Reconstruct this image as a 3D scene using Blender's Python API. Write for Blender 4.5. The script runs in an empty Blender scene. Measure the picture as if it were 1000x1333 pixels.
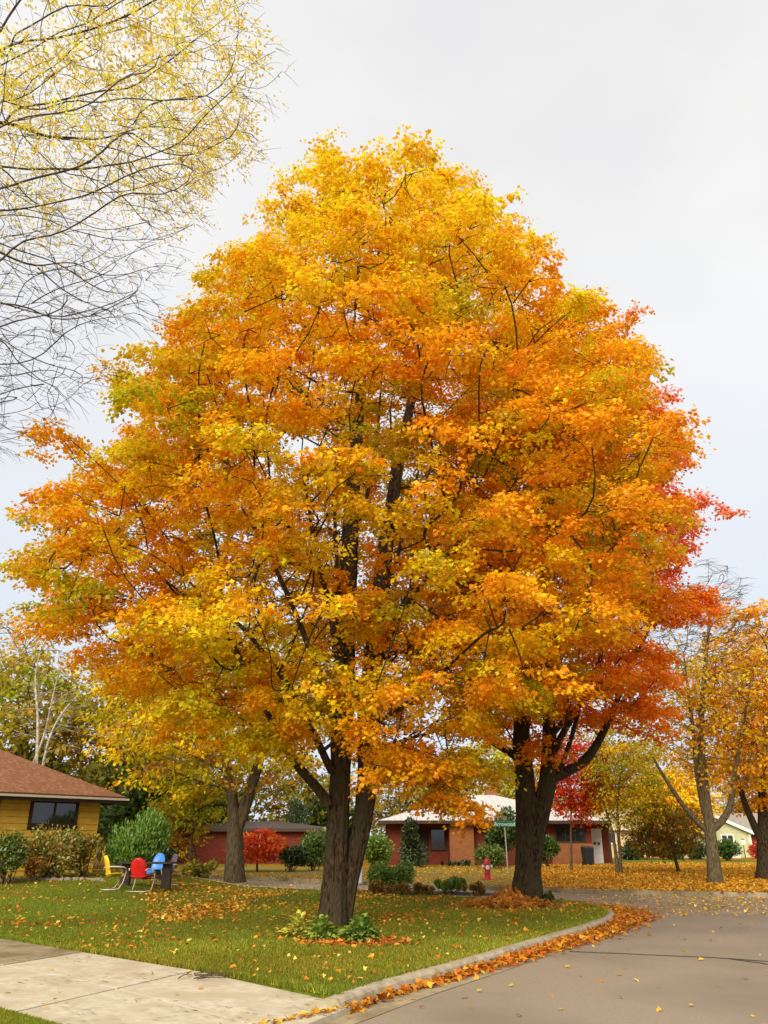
import bpy, bmesh, math, random
import numpy as np
from mathutils import Vector, Matrix

rng = np.random.default_rng(11)
random.seed(11)
S = bpy.context.scene
COL = S.collection
R = math.radians

# ------------------------------------------------------------------ camera
F, CX, CY = 1040.0, 500.0, 666.5          # focal length and centre in photo pixels (1000 x 1333)
PITCH = R(22.16)
EYE = 1.6
cam_d = bpy.data.cameras.new('camera')
cam = bpy.data.objects.new('camera', cam_d)
COL.objects.link(cam)
cam.location = (0, 0, EYE)
cam.rotation_euler = (math.pi / 2 + PITCH, 0, 0)
cam_d.sensor_fit = 'HORIZONTAL'
cam_d.sensor_width = 36
cam_d.lens = 36 * F / 1000
cam_d.clip_end = 6000
S.camera = cam

# ------------------------------------------------------------------ sky, sun, exposure
SUN_EL, SUN_AZ = R(31), R(200)      # compass style: measured from +Y towards +X
w = bpy.data.worlds.new('World')
S.world = w
w.use_nodes = True
nt = w.node_tree
nt.nodes.clear()
out = nt.nodes.new('ShaderNodeOutputWorld')
bg = nt.nodes.new('ShaderNodeBackground')
sky = nt.nodes.new('ShaderNodeTexSky')
sky.sky_type = 'NISHITA'
sky.sun_disc = False
sky.sun_elevation = SUN_EL
sky.sun_rotation = SUN_AZ
tc = nt.nodes.new('ShaderNodeTexCoord')
mp = nt.nodes.new('ShaderNodeMapping')
mp.inputs['Scale'].default_value = (1, 1, 1.8)
no = nt.nodes.new('ShaderNodeTexNoise')
no.inputs['Scale'].default_value = 1.6
no.inputs['Detail'].default_value = 5
no.inputs['Roughness'].default_value = 0.5
rp = nt.nodes.new('ShaderNodeValToRGB')
rp.color_ramp.elements[0].position = 0.32
rp.color_ramp.elements[0].color = (4.5, 4.5, 4.6, 1)
rp.color_ramp.elements[1].position = 0.68
rp.color_ramp.elements[1].color = (5.7, 5.6, 5.45, 1)
mx = nt.nodes.new('ShaderNodeMix')
mx.data_type = 'RGBA'
mx.inputs[0].default_value = 0.95
nt.links.new(tc.outputs['Generated'], mp.inputs['Vector'])
nt.links.new(mp.outputs['Vector'], no.inputs['Vector'])
nt.links.new(no.outputs['Fac'], rp.inputs['Fac'])
nt.links.new(sky.outputs['Color'], mx.inputs[6])
sz = nt.nodes.new('ShaderNodeSeparateXYZ')
nt.links.new(tc.outputs['Generated'], sz.inputs[0])
mr = nt.nodes.new('ShaderNodeMapRange')
mr.interpolation_type = 'SMOOTHSTEP'
mr.inputs['From Min'].default_value = 0.0
mr.inputs['From Max'].default_value = 0.75
nt.links.new(sz.outputs['Z'], mr.inputs['Value'])
hz = nt.nodes.new('ShaderNodeMix')
hz.data_type = 'RGBA'
hz.inputs[6].default_value = (4.15, 4.6, 5.25, 1)
nt.links.new(mr.outputs[0], hz.inputs[0])
nt.links.new(rp.outputs['Color'], hz.inputs[7])
nt.links.new(hz.outputs[2], mx.inputs[7])
nt.links.new(mx.outputs[2], bg.inputs['Color'])
bg.inputs['Strength'].default_value = 0.05
nt.links.new(bg.outputs[0], out.inputs['Surface'])

sun_d = bpy.data.lights.new('sun', 'SUN')
sun_d.energy = 1.5
sun_d.angle = R(50)
sun_d.color = (1.0, 0.93, 0.80)
sun = bpy.data.objects.new('sun', sun_d)
COL.objects.link(sun)
sdir = Vector((math.sin(SUN_AZ) * math.cos(SUN_EL), math.cos(SUN_AZ) * math.cos(SUN_EL), math.sin(SUN_EL)))
sun.rotation_euler = sdir.to_track_quat('Z', 'Y').to_euler()
sun.location = (-20, -20, 40)

S.view_settings.view_transform = 'Standard'
S.view_settings.look = 'None'
S.view_settings.gamma = 1
S.view_settings.exposure = 1.85
S.render.engine = 'CYCLES'
S.cycles.use_denoising = True
S.cycles.max_bounces = 12
S.cycles.diffuse_bounces = 8
S.cycles.transmission_bounces = 10
S.cycles.glossy_bounces = 2
S.cycles.caustics_reflective = False
S.cycles.caustics_refractive = False

# ------------------------------------------------------------------ pixel helpers
def sm(t):
    t = np.clip(t, 0, 1)
    return t * t * (3 - 2 * t)

def hgt(x, y):
    """gentle rise of the corner lot towards the yellow house"""
    return 0.5 * sm((-x - 4.5) / 5.0) * sm((y - 18) / 12.0) * (1 - sm((y - 31.5) / 5.0))

def ray(px, py):
    a, b = (px - CX) / F, (CY - py) / F
    return (a, math.cos(PITCH) - b * math.sin(PITCH), math.sin(PITCH) + b * math.cos(PITCH))

def at(px, py, Y):
    d = ray(px, py)
    t = Y / d[1]
    return Vector((d[0] * t, Y, EYE + d[2] * t))

def gp(px, py, z=None):
    """the ground point seen at a photo pixel"""
    d = ray(px, py)
    if z is not None:
        t = (z - EYE) / d[2]
        return Vector((d[0] * t, d[1] * t, z))
    t = 5.0
    while t < 400:
        zz = float(hgt(d[0] * t, d[1] * t))
        if EYE + d[2] * t <= zz: break
        t += 0.02
    return Vector((d[0] * t, d[1] * t, zz))

def proj(P):
    P = np.asarray(P, float)
    x, y, z = P[:, 0], P[:, 1], P[:, 2] - EYE
    f = y * math.cos(PITCH) + z * math.sin(PITCH)
    u = -y * math.sin(PITCH) + z * math.cos(PITCH)
    return np.stack([CX + F * x / f, CY - F * u / f], 1)

def inpoly_er(P, poly, e):
    r_ = inpoly(P, poly)
    for a in range(8):
        r_ &= inpoly(P + e * np.array([math.cos(a * .785), math.sin(a * .785)]), poly)
    return r_

def inpoly(P, poly):
    P = np.asarray(P, float)
    poly = np.asarray(poly, float)
    res = np.zeros(len(P), bool)
    j = len(poly) - 1
    for i in range(len(poly)):
        xi, yi = poly[i]
        xj, yj = poly[j]
        c = ((yi > P[:, 1]) != (yj > P[:, 1])) & (P[:, 0] < (xj - xi) * (P[:, 1] - yi) / (yj - yi + 1e-12) + xi)
        res ^= c
        j = i
    return res

# ------------------------------------------------------------------ materials
def mat(name, rough=0.8, spec=0.3):
    m = bpy.data.materials.new(name)
    m.use_nodes = True
    n = m.node_tree
    b = n.nodes['Principled BSDF']
    b.inputs['Roughness'].default_value = rough
    b.inputs['Specular IOR Level'].default_value = spec
    return m, n, b

def noise_mat(name, c1, c2, scale=8, rough=0.85, bump=0.0, bscale=None, stretch=(1, 1, 1), detail=6, spec=0.25,
              c3=None, scale3=1.0, pos=(0.35, 0.65), bdist=0.02, coord='Object'):
    m, n, b = mat(name, rough, spec)
    t = n.nodes.new('ShaderNodeTexCoord')
    mp = n.nodes.new('ShaderNodeMapping')
    mp.inputs['Scale'].default_value = stretch
    n.links.new(t.outputs[coord], mp.inputs['Vector'])
    no = n.nodes.new('ShaderNodeTexNoise')
    no.inputs['Scale'].default_value = scale
    no.inputs['Detail'].default_value = detail
    n.links.new(mp.outputs[0], no.inputs['Vector'])
    r = n.nodes.new('ShaderNodeValToRGB')
    r.color_ramp.elements[0].position = pos[0]
    r.color_ramp.elements[1].position = pos[1]
    r.color_ramp.elements[0].color = (*c1, 1)
    r.color_ramp.elements[1].color = (*c2, 1)
    n.links.new(no.outputs['Fac'], r.inputs['Fac'])
    colout = r.outputs['Color']
    if c3:
        n3 = n.nodes.new('ShaderNodeTexNoise')
        n3.inputs['Scale'].default_value = scale3
        n3.inputs['Detail'].default_value = 3
        n.links.new(mp.outputs[0], n3.inputs['Vector'])
        r3 = n.nodes.new('ShaderNodeValToRGB')
        r3.color_ramp.elements[0].position = 0.45
        r3.color_ramp.elements[1].position = 0.62
        n.links.new(n3.outputs['Fac'], r3.inputs['Fac'])
        mx = n.nodes.new('ShaderNodeMix')
        mx.data_type = 'RGBA'
        n.links.new(r3.outputs['Color'], mx.inputs[0])
        n.links.new(colout, mx.inputs[6])
        mx.inputs[7].default_value = (*c3, 1)
        colout = mx.outputs[2]
    n.links.new(colout, b.inputs['Base Color'])
    if bump:
        nb = n.nodes.new('ShaderNodeTexNoise')
        nb.inputs['Scale'].default_value = bscale or scale
        nb.inputs['Detail'].default_value = 6
        n.links.new(mp.outputs[0], nb.inputs['Vector'])
        bp = n.nodes.new('ShaderNodeBump')
        bp.inputs['Strength'].default_value = bump
        bp.inputs['Distance'].default_value = bdist
        n.links.new(nb.outputs['Fac'], bp.inputs['Height'])
        n.links.new(bp.outputs[0], b.inputs['Normal'])
    return m

def leaf_mat(name, trans=0.42, gloss=0.012):
    m = bpy.data.materials.new(name)
    m.use_nodes = True
    n = m.node_tree
    n.nodes.clear()
    o = n.nodes.new('ShaderNodeOutputMaterial')
    a = n.nodes.new('ShaderNodeAttribute')
    a.attribute_name = 'col'
    d = n.nodes.new('ShaderNodeBsdfDiffuse')
    t = n.nodes.new('ShaderNodeBsdfTranslucent')
    g = n.nodes.new('ShaderNodeBsdfGlossy')
    g.inputs['Roughness'].default_value = 0.45
    m1 = n.nodes.new('ShaderNodeMixShader')
    m1.inputs[0].default_value = trans
    m2 = n.nodes.new('ShaderNodeMixShader')
    m2.inputs[0].default_value = gloss
    n.links.new(a.outputs['Color'], d.inputs['Color'])
    n.links.new(a.outputs['Color'], t.inputs['Color'])
    n.links.new(d.outputs[0], m1.inputs[1])
    n.links.new(t.outputs[0], m1.inputs[2])
    n.links.new(m1.outputs[0], m2.inputs[1])
    n.links.new(g.outputs[0], m2.inputs[2])
    n.links.new(m2.outputs[0], o.inputs['Surface'])
    return m

def brick_mat(name, c1, c2, mortar, scale=1.0):
    m, n, b = mat(name, 0.9, 0.2)
    t = n.nodes.new('ShaderNodeTexCoord')
    sx = n.nodes.new('ShaderNodeSeparateXYZ')
    n.links.new(t.outputs['Object'], sx.inputs[0])
    ad = n.nodes.new('ShaderNodeMath')
    ad.operation = 'ADD'
    n.links.new(sx.outputs['X'], ad.inputs[0])
    n.links.new(sx.outputs['Y'], ad.inputs[1])
    cb = n.nodes.new('ShaderNodeCombineXYZ')
    n.links.new(ad.outputs[0], cb.inputs['X'])
    n.links.new(sx.outputs['Z'], cb.inputs['Y'])
    br = n.nodes.new('ShaderNodeTexBrick')
    br.inputs['Color1'].default_value = (*c1, 1)
    br.inputs['Color2'].default_value = (*c2, 1)
    br.inputs['Mortar'].default_value = (*mortar, 1)
    br.inputs['Scale'].default_value = scale
    br.inputs['Brick Width'].default_value = 0.22
    br.inputs['Row Height'].default_value = 0.075
    br.inputs['Mortar Size'].default_value = 0.01
    n.links.new(cb.outputs[0], br.inputs['Vector'])
    no = n.nodes.new('ShaderNodeTexNoise')
    no.inputs['Scale'].default_value = 1.2
    no.inputs['Detail'].default_value = 4
    n.links.new(t.outputs['Object'], no.inputs['Vector'])
    mx = n.nodes.new('ShaderNodeMix')
    mx.data_type = 'RGBA'
    mx.blend_type = 'MULTIPLY'
    mx.inputs[0].default_value = 0.55
    n.links.new(br.outputs['Color'], mx.inputs[6])
    n.links.new(no.outputs['Color'], mx.inputs[7])
    n.links.new(br.outputs['Color'], b.inputs['Base Color'])
    bp = n.nodes.new('ShaderNodeBump')
    bp.inputs['Strength'].default_value = 0.4
    bp.inputs['Distance'].default_value = 0.01
    n.links.new(br.outputs['Fac'], bp.inputs['Height'])
    bp.invert = True
    n.links.new(bp.outputs[0], b.inputs['Normal'])
    return m

def plain(name, c, rough=0.6, spec=0.3, metal=0.0, var=0.15):
    c2 = tuple(min(1, v * (1 + var)) for v in c)
    c1 = tuple(v * (1 - var) for v in c)
    m = noise_mat(name, c1, c2, scale=5, rough=rough, spec=spec, detail=4)
    m.node_tree.nodes['Principled BSDF'].inputs['Metallic'].default_value = metal
    return m

M = {}
M['bark_dark'] = noise_mat('bark_dark', (0.018, 0.012, 0.007), (0.10, 0.068, 0.036), scale=10, rough=0.95, bump=1.0, bscale=14,
                           stretch=(2.6, 2.6, 0.75), spec=0.1, c3=(0.062, 0.05, 0.027), scale3=1.6, bdist=0.05)
M['bark_mid'] = noise_mat('bark_mid', (0.04, 0.03, 0.017), (0.14, 0.105, 0.06), scale=9, rough=0.95, bump=0.8, bscale=12,
                          stretch=(3, 3, 0.5), spec=0.1, bdist=0.04)
M['bark_grey'] = noise_mat('bark_grey', (0.07, 0.052, 0.026), (0.21, 0.16, 0.09), scale=11, rough=0.95, bump=0.7, bscale=14,
                           stretch=(2.5, 2.5, 0.6), spec=0.1, bdist=0.04)
M['bark_locust'] = noise_mat('bark_locust', (0.05, 0.042, 0.036), (0.14, 0.115, 0.09), scale=6, rough=0.95, bump=0.5, spec=0.1)
M['bark_pale'] = noise_mat('bark_pale', (0.22, 0.19, 0.14), (0.5, 0.45, 0.36), scale=6, rough=0.9, bump=0.4, spec=0.1)
M['leaf'] = leaf_mat('maple_leaf', 0.5)
M['green_leaf'] = leaf_mat('green_leaf', 0.3, 0.06)
M['fallen'] = leaf_mat('fallen_leaf', 0.2)
M['grass_blade'] = leaf_mat('grass_blade', 0.3)

# ------------------------------------------------------------------ object helpers
def tag(o, label=None, cat=None, group=None, kind=None):
    if label: o['label'] = label
    if cat: o['category'] = cat
    if group: o['group'] = group
    if kind: o['kind'] = kind
    return o

def empty(name, loc=(0, 0, 0), rz=0.0):
    o = bpy.data.objects.new(name, None)
    COL.objects.link(o)
    o.location = loc
    o.rotation_euler = (0, 0, rz)
    o.empty_display_size = 0.2
    return o

def link(name, me, m, parent=None, loc=None):
    o = bpy.data.objects.new(name, me)
    COL.objects.link(o)
    if m and not me.materials:
        me.materials.append(m)
    if parent: o.parent = parent
    if loc is not None: o.location = loc
    return o

def raw_mesh(name, V, faces_arr, sizes, fcol=None, smooth=False):
    """fast mesh: V (n,3), faces_arr flat loop indices, sizes per face"""
    me = bpy.data.meshes.new(name)
    V = np.ascontiguousarray(V, dtype=np.float32)
    loops = np.ascontiguousarray(faces_arr, dtype=np.int32)
    sizes = np.asarray(sizes, dtype=np.int32)
    me.vertices.add(len(V))
    me.vertices.foreach_set('co', V.ravel())
    me.loops.add(len(loops))
    me.loops.foreach_set('vertex_index', loops)
    me.polygons.add(len(sizes))
    st = np.zeros(len(sizes), np.int32)
    st[1:] = np.cumsum(sizes)[:-1]
    me.polygons.foreach_set('loop_start', st)
    if smooth:
        me.polygons.foreach_set('use_smooth', np.ones(len(sizes), bool))
    me.update(calc_edges=True)
    if fcol is not None:
        a = me.color_attributes.new('col', 'FLOAT_COLOR', 'POINT') if len(fcol) == len(V) else me.attributes.new('col', 'FLOAT_COLOR', 'FACE')
        c4 = np.ones((len(fcol), 4), np.float32)
        c4[:, :3] = fcol
        a.data.foreach_set('color', c4.ravel())
    return me

class MB:
    def __init__(s): s.v, s.f = [], []
    def add(s, V, Fs):
        k = len(s.v)
        s.v += [tuple(p) for p in V]
        s.f += [tuple(i + k for i in f) for f in Fs]
        return s
    def box(s, x0, x1, y0, y1, z0, z1):
        V = [(x, y, z) for z in (z0, z1) for x, y in ((x0, y0), (x1, y0), (x1, y1), (x0, y1))]
        return s.add(V, [(3, 2, 1, 0), (4, 5, 6, 7), (0, 1, 5, 4), (1, 2, 6, 5), (2, 3, 7, 6), (3, 0, 4, 7)])
    def tube(s, pts, rad, n=8, cap=True):
        V, Fs = tube_arr(pts, rad, n)
        s.add(V, Fs)
        if cap:
            k = len(s.v) - len(V)
            s.f.append(tuple(k + i for i in reversed(range(n))))
            s.f.append(tuple(k + len(V) - n + i for i in range(n)))
        return s
    def lathe(s, prof, n=16, c=(0, 0, 0)):
        V, Fs = [], []
        for r, z in prof:
            for i in range(n):
                a = 2 * math.pi * i / n
                V.append((c[0] + r * math.cos(a), c[1] + r * math.sin(a), c[2] + z))
        for j in range(len(prof) - 1):
            for i in range(n):
                Fs.append((j * n + i, j * n + (i + 1) % n, (j + 1) * n + (i + 1) % n, (j + 1) * n + i))
        Fs.append(tuple(reversed(range(n))))
        Fs.append(tuple((len(prof) - 1) * n + i for i in range(n)))
        return s.add(V, Fs)
    def prism(s, poly, z0, z1):
        n = len(poly)
        V = [(x, y, z0) for x, y in poly] + [(x, y, z1) for x, y in poly]
        return s.add(V, [tuple(reversed(range(n))), tuple(range(n, 2 * n))] + [(i, (i + 1) % n, n + (i + 1) % n, n + i) for i in range(n)])
    def mesh(s, name, smooth=False, bevel=0.0):
        me = bpy.data.meshes.new(name)
        me.from_pydata(s.v, [], s.f)
        bm = bmesh.new()
        bm.from_mesh(me)
        bmesh.ops.recalc_face_normals(bm, faces=bm.faces)
        if bevel:
            bmesh.ops.bevel(bm, geom=list(bm.edges), offset=bevel, segments=2, affect='EDGES', profile=0.5)
        bm.to_mesh(me)
        bm.free()
        if smooth:
            for p in me.polygons: p.use_smooth = True
        me.update()
        return me
    def build(s, name, m, parent=None, smooth=False, bevel=0.0, loc=None):
        return link(name, s.mesh(name, smooth, bevel), m, parent, loc)

def frames(P):
    P = np.asarray(P, float)
    T = np.gradient(P, axis=0)
    T /= np.linalg.norm(T, axis=1)[:, None] + 1e-9
    ref = np.where(np.abs(T[:, 2:3]) > 0.9, np.array([[1.0, 0, 0]]), np.array([[0, 0, 1.0]]))
    ref[:] = ref[0] if np.abs(T[:, 2]).mean() > 0.5 else ref
    if np.abs(T[:, 2]).mean() > 0.5:
        ref = np.tile(np.array([[1.0, 0.05, 0]]), (len(P), 1))
    else:
        ref = np.tile(np.array([[0, 0.05, 1.0]]), (len(P), 1))
    A = np.cross(T, ref)
    A /= np.linalg.norm(A, axis=1)[:, None] + 1e-9
    B = np.cross(T, A)
    return A, B

def tube_arr(pts, rad, n):
    P = np.asarray([tuple(p) for p in pts], float)
    A, B = frames(P)
    r = np.broadcast_to(np.asarray(rad, float), (len(P),))
    th = np.arange(n) * 2 * math.pi / n
    V = P[:, None, :] + r[:, None, None] * (np.cos(th)[None, :, None] * A[:, None, :] + np.sin(th)[None, :, None] * B[:, None, :])
    V = V.reshape(-1, 3)
    Fs = []
    for j in range(len(P) - 1):
        for i in range(n):
            Fs.append((j * n + i, j * n + (i + 1) % n, (j + 1) * n + (i + 1) % n, (j + 1) * n + i))
    return V, Fs

class FastTubes:
    """many tubes in one mesh"""
    def __init__(s): s.V, s.L, s.k = [], [], 0
    def add(s, pts, rad, n):
        P = np.asarray(pts, float)
        if len(P) < 2: return
        A, B = frames(P)
        r = np.broadcast_to(np.asarray(rad, float), (len(P),))
        th = np.arange(n) * 2 * math.pi / n
        V = P[:, None, :] + r[:, None, None] * (np.cos(th)[None, :, None] * A[:, None, :] + np.sin(th)[None, :, None] * B[:, None, :])
        m = len(P)
        j = np.arange(m - 1)[:, None] * n
        i = np.arange(n)[None, :]
        i2 = (i + 1) % n
        q = np.stack([j + i, j + i2, j + n + i2, j + n + i], -1).reshape(-1, 4) + s.k
        s.V.append(V.reshape(-1, 3))
        s.L.append(q)
        s.k += m * n
    def mesh(s, name):
        if not s.V: return None
        L = np.concatenate(s.L)
        return raw_mesh(name, np.concatenate(s.V), L.ravel(), np.full(len(L), 4), smooth=True)

def unit(A):
    return A / (np.linalg.norm(A, axis=1)[:, None] + 1e-9)

# leaf templates: (along, side, up)
MAPLE = (np.array([(0, 0, 0), (.30, .52, -.10), (.52, .20, -.02), (1.0, 0, -.14), (.52, -.20, -.02), (.30, -.52, -.10)]), [(0, 1, 2, 3), (0, 3, 4, 5)])
OVAL = (np.array([(0, 0, 0), (.45, .30, -.05), (1.0, 0, -.12), (.45, -.30, -.05)]), [(0, 1, 2), (0, 2, 3)])
SLIM = (np.array([(0, 0, 0), (.5, .13, 0), (1.0, 0, -.08), (.5, -.13, 0)]), [(0, 1, 2, 3)])
FROND = (np.array([(0, 0, 0), (.5, .22, 0), (1.0, 0, -.08), (.5, -.22, 0)]), [(0, 1, 2, 3)])
KITE = (np.array([(0, 0, 0), (.38, .48, -.10), (1.0, 0, -.12), (.38, -.48, -.10)]), [(0, 1, 2), (0, 2, 3)])
TRI = (np.array([(0, .5, 0), (0, -.5, 0), (1.0, 0, 0)]), [(0, 1, 2)])

def leaves_mesh(name, P, D, N, size, colr, tmpl, width=None):
    T, Fs = tmpl
    D = unit(D)
    Sd = unit(np.cross(N, D))
    U = np.cross(D, Sd)
    size = np.broadcast_to(size, (len(P),))
    wd = size if width is None else np.broadcast_to(width, (len(P),))
    V = (P[:, None, :] + size[:, None, None] * (T[None, :, 0:1] * D[:, None, :] + T[None, :, 2:3] * U[:, None, :])
         + wd[:, None, None] * T[None, :, 1:2] * Sd[:, None, :])
    k = len(T)
    n = len(P)
    base = (np.arange(n) * k)[:, None]
    fl = np.concatenate([np.array(f) for f in Fs])
    loops = (base + fl[None, :]).ravel()
    sizes = np.tile([len(f) for f in Fs], n)
    fc = np.repeat(colr, len(Fs), axis=0)
    return raw_mesh(name, V.reshape(-1, 3), loops, sizes, fc)

# ------------------------------------------------------------------ tree growth
def colonize(nodes, parents, att, step, kill, infl=1e9, trop=(0, 0, 0.12), maxit=140, jit=0.15):
    nodes = [np.array(p, float) for p in nodes]
    parents = list(parents)
    att = np.asarray(att, float)
    NP = np.array(nodes)
    d2 = ((att[:, None, :] - NP[None]) ** 2).sum(-1)
    near = d2.argmin(1)
    nd = np.sqrt(d2.min(1))
    alive = nd > kill
    trop = np.array(trop)
    kidpos = {}
    for it in range(maxit):
        idx = np.where(alive & (nd < infl))[0]
        if len(idx) == 0: break
        arr = np.array(nodes)
        dirs = unit(att[idx] - arr[near[idx]])
        acc = np.zeros_like(arr)
        np.add.at(acc, near[idx], dirs)
        u = np.unique(near[idx])
        g = unit(acc[u]) + trop + rng.normal(0, jit, (len(u), 3))
        newp = arr[u] + unit(g) * step
        k0 = len(nodes)
        fresh = np.ones(len(u), bool)
        for q, (a, p) in enumerate(zip(u, newp)):
            a = int(a)
            if any(((p - c) ** 2).sum() < (0.45 * step) ** 2 for c in kidpos.get(a, ())):
                fresh[q] = False          # the same shoot again: give its attractors up
                continue
            kidpos.setdefault(a, []).append(p)
            nodes.append(p)
            parents.append(a)
        dead = u[~fresh]
        if len(dead): alive &= ~np.isin(near, dead)
        newp = newp[fresh]
        if len(newp) == 0: continue
        dn = np.sqrt(((att[:, None, :] - newp[None]) ** 2).sum(-1))
        m = dn.argmin(1)
        mv = dn.min(1)
        better = mv < nd - 1e-6
        stuck = alive & ~better
        near[better] = k0 + m[better]
        nd[better] = mv[better]
        alive &= nd > kill
        # attractors that stop getting closer are dropped now and then
        if it % 6 == 5 and stuck.any():
            alive[stuck & (rng.random(len(att)) < 0.5)] = False
    return np.array(nodes), np.array(parents)

def pipe_radii(nodes, parents, tip, ex=2.35):
    n = len(nodes)
    kids = [[] for _ in range(n)]
    for i, p in enumerate(parents):
        if p >= 0: kids[p].append(i)
    r = np.zeros(n)
    for i in range(n - 1, -1, -1):
        if not kids[i]: r[i] = tip
        else: r[i] = sum(r[k] ** ex for k in kids[i]) ** (1 / ex)
    return r, kids

def chains_from(start, par, nodes, r, kids):
    """decompose the subtree at `start` into tubes"""
    res = []
    stack = [(par, start)]
    while stack:
        p, c = stack.pop()
        ch = [p, c] if p >= 0 else [c]
        while kids[c]:
            ks = sorted(kids[c], key=lambda k: -r[k])
            for k in ks[1:]: stack.append((c, k))
            c = ks[0]
            ch.append(c)
        res.append(ch)
    return res

def smooth_pts(P, it=2):
    P = P.copy()
    for _ in range(it):
        if len(P) > 2: P[1:-1] = 0.25 * P[:-2] + 0.5 * P[1:-1] + 0.25 * P[2:]
    return P

def stem_mesh(name, stems, flare=0.5, rings=0.10, nseg=28, flute=0.07, seed=0):
    """lofted, fluted trunk of one or more stems; stems = list of (points, radii)"""
    V, L, k = [], [], 0
    nseg0 = nseg
    rg = np.random.default_rng(seed)
    for pts, rad in stems:
        P = np.asarray([tuple(p) for p in pts], float)
        rad = np.asarray(rad, float)
        seg = np.r_[0, np.cumsum(np.linalg.norm(np.diff(P, axis=0), axis=1))]
        m = max(6, int(seg[-1] / rings))
        t = np.linspace(0, seg[-1], m)
        Q = np.stack([np.interp(t, seg, P[:, i]) for i in range(3)], 1)
        Q = smooth_pts(Q, 14)
        nseg = nseg0 if rad[0] > .12 else 12
        rr = np.interp(t, seg, rad)
        A, B = frames(Q)
        th = np.arange(nseg) * 2 * math.pi / nseg
        ph = rg.uniform(0, 6.28, 8)
        isbase = 1.0 if P[0, 2] < .6 else 0.0
        fl = np.zeros((m, nseg))
        for q, fr in enumerate((3, 5, 8, 13)):
            fl += np.sin(fr * th[None, :] + ph[q] + 0.35 * np.sin(t[:, None] * (0.6 + 0.3 * q) + ph[q + 4])) * flute / (1 + 0.45 * q)
        fl += rg.normal(0, 0.018, (m, nseg))
        if nseg >= 60:
            wob = np.sin(t[:, None] * 2.1 + 3 * th[None, :]) + .7 * np.sin(t[:, None] * 4.7 + 5 * th[None, :] + 1.3)
            brk = .55 + .45 * np.sin(t[:, None] * 9 + 4 * np.sin(7 * th[None, :]))
            fl += .075 * (np.abs(np.sin(9 * th[None, :] + .55 * wob)) - .6) * brk + .04 * np.abs(np.sin(17 * th[None, :] + wob))
        fb = isbase * np.exp(-(t) / 0.55)[:, None] * flare * (0.55 + 0.45 * np.sin(4 * th[None, :] + ph[0]))
        rad2 = rr[:, None] * (1 + fl + fb)
        W = Q[:, None, :] + rad2[:, :, None] * (np.cos(th)[None, :, None] * A[:, None, :] + np.sin(th)[None, :, None] * B[:, None, :])
        j = np.arange(m - 1)[:, None] * nseg
        i = np.arange(nseg)[None, :]
        i2 = (i + 1) % nseg
        q4 = np.stack([j + i, j + i2, j + nseg + i2, j + nseg + i], -1).reshape(-1, 4) + k
        V.append(W.reshape(-1, 3))
        L.append(q4)
        k += m * nseg
    L = np.concatenate(L)
    return raw_mesh(name, np.concatenate(V), L.ravel(), np.full(len(L), 4), smooth=True)

def pick(cols, weights, n):
    w_ = np.asarray(weights, float)
    return np.array(cols)[rng.choice(len(cols), n, p=w_ / w_.sum())]

def clump_leaves(C, rad, per, size, colr, centre, flat=0.55, sprays=9, droop=0.35, hue=0.10, bright=0.16):
    """leaf sprays round each clump centre: returns P, D, N, size, colour"""
    n = len(C)
    rad = np.broadcast_to(rad, (n,))
    per = np.broadcast_to(per, (n,)).astype(int)
    ci = np.repeat(np.arange(n), per)
    m = len(ci)
    # every clump has its own sprays: direction + length
    az = rng.uniform(0, 6.283, (n, sprays))
    el = rng.uniform(-0.25, 0.75, (n, sprays))
    ln = rng.uniform(0.55, 1.15, (n, sprays))
    outw = C - centre
    outw[:, 2] *= 0.5
    outw = unit(outw)
    sp = rng.integers(0, sprays, m)
    a, e, l = az[ci, sp], el[ci, sp], ln[ci, sp]
    d = np.stack([np.cos(a) * np.cos(e), np.sin(a) * np.cos(e), np.sin(e) * (flat + .2)], 1) + 0.35 * outw[ci]
    d = unit(d)
    t = rng.random(m) ** 0.65
    rr = rad[ci] * l
    P = C[ci] + d * (t * rr)[:, None]
    P[:, 2] -= droop * rr * t ** 2
    P += rng.normal(0, 1, (m, 3)) * (rad[ci] * 0.15)[:, None] * np.array([1, 1, 0.6])
    D = d * np.array([1, 1, 0.3]) + rng.normal(0, 0.55, (m, 3))
    D[:, 2] -= 0.35 + 0.35 * t
    N = np.array([0, 0, 1.0]) + 0.45 * d + rng.normal(0, 0.42, (m, 3))
    sz = size * rng.uniform(0.7, 1.25, m)
    c = colr[ci] * (1 + rng.normal(0, bright, (m, 1)))
    c = c * (1 + rng.normal(0, hue, (m, 3)) * np.array([0.3, 1, 0.5]))
    # per spray tint
    st = rng.normal(0, 0.10, (n, sprays))[ci, sp]
    c[:, 1] *= (1 + st)
    return P, D, N, sz, np.clip(c, 0.003, 0.95)

def twigs(FT, C, rad, n_per, tip, droop=0.3, flat=0.6, parent_dir=None):
    for k in range(len(C)):
        r0 = rad[k] if hasattr(rad, '__len__') else rad
        for q in range(n_per):
            a = rng.uniform(0, 6.283)
            e = rng.uniform(-0.2, 0.8)
            d = np.array([math.cos(a) * math.cos(e), math.sin(a) * math.cos(e), math.sin(e) * flat])
            if parent_dir is not None: d = d + parent_dir[k]
            d /= np.linalg.norm(d) + 1e-9
            l = r0 * rng.uniform(0.6, 1.1)
            t = np.linspace(0, 1, 3)[:, None]
            pts = C[k] + d * l * t + np.array([0, 0, -droop * l]) * t ** 2 + rng.normal(0, 0.04 * l, (3, 3)) * t
            FT.add(pts, np.linspace(tip, tip * 0.4, 3), 3)

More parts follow.
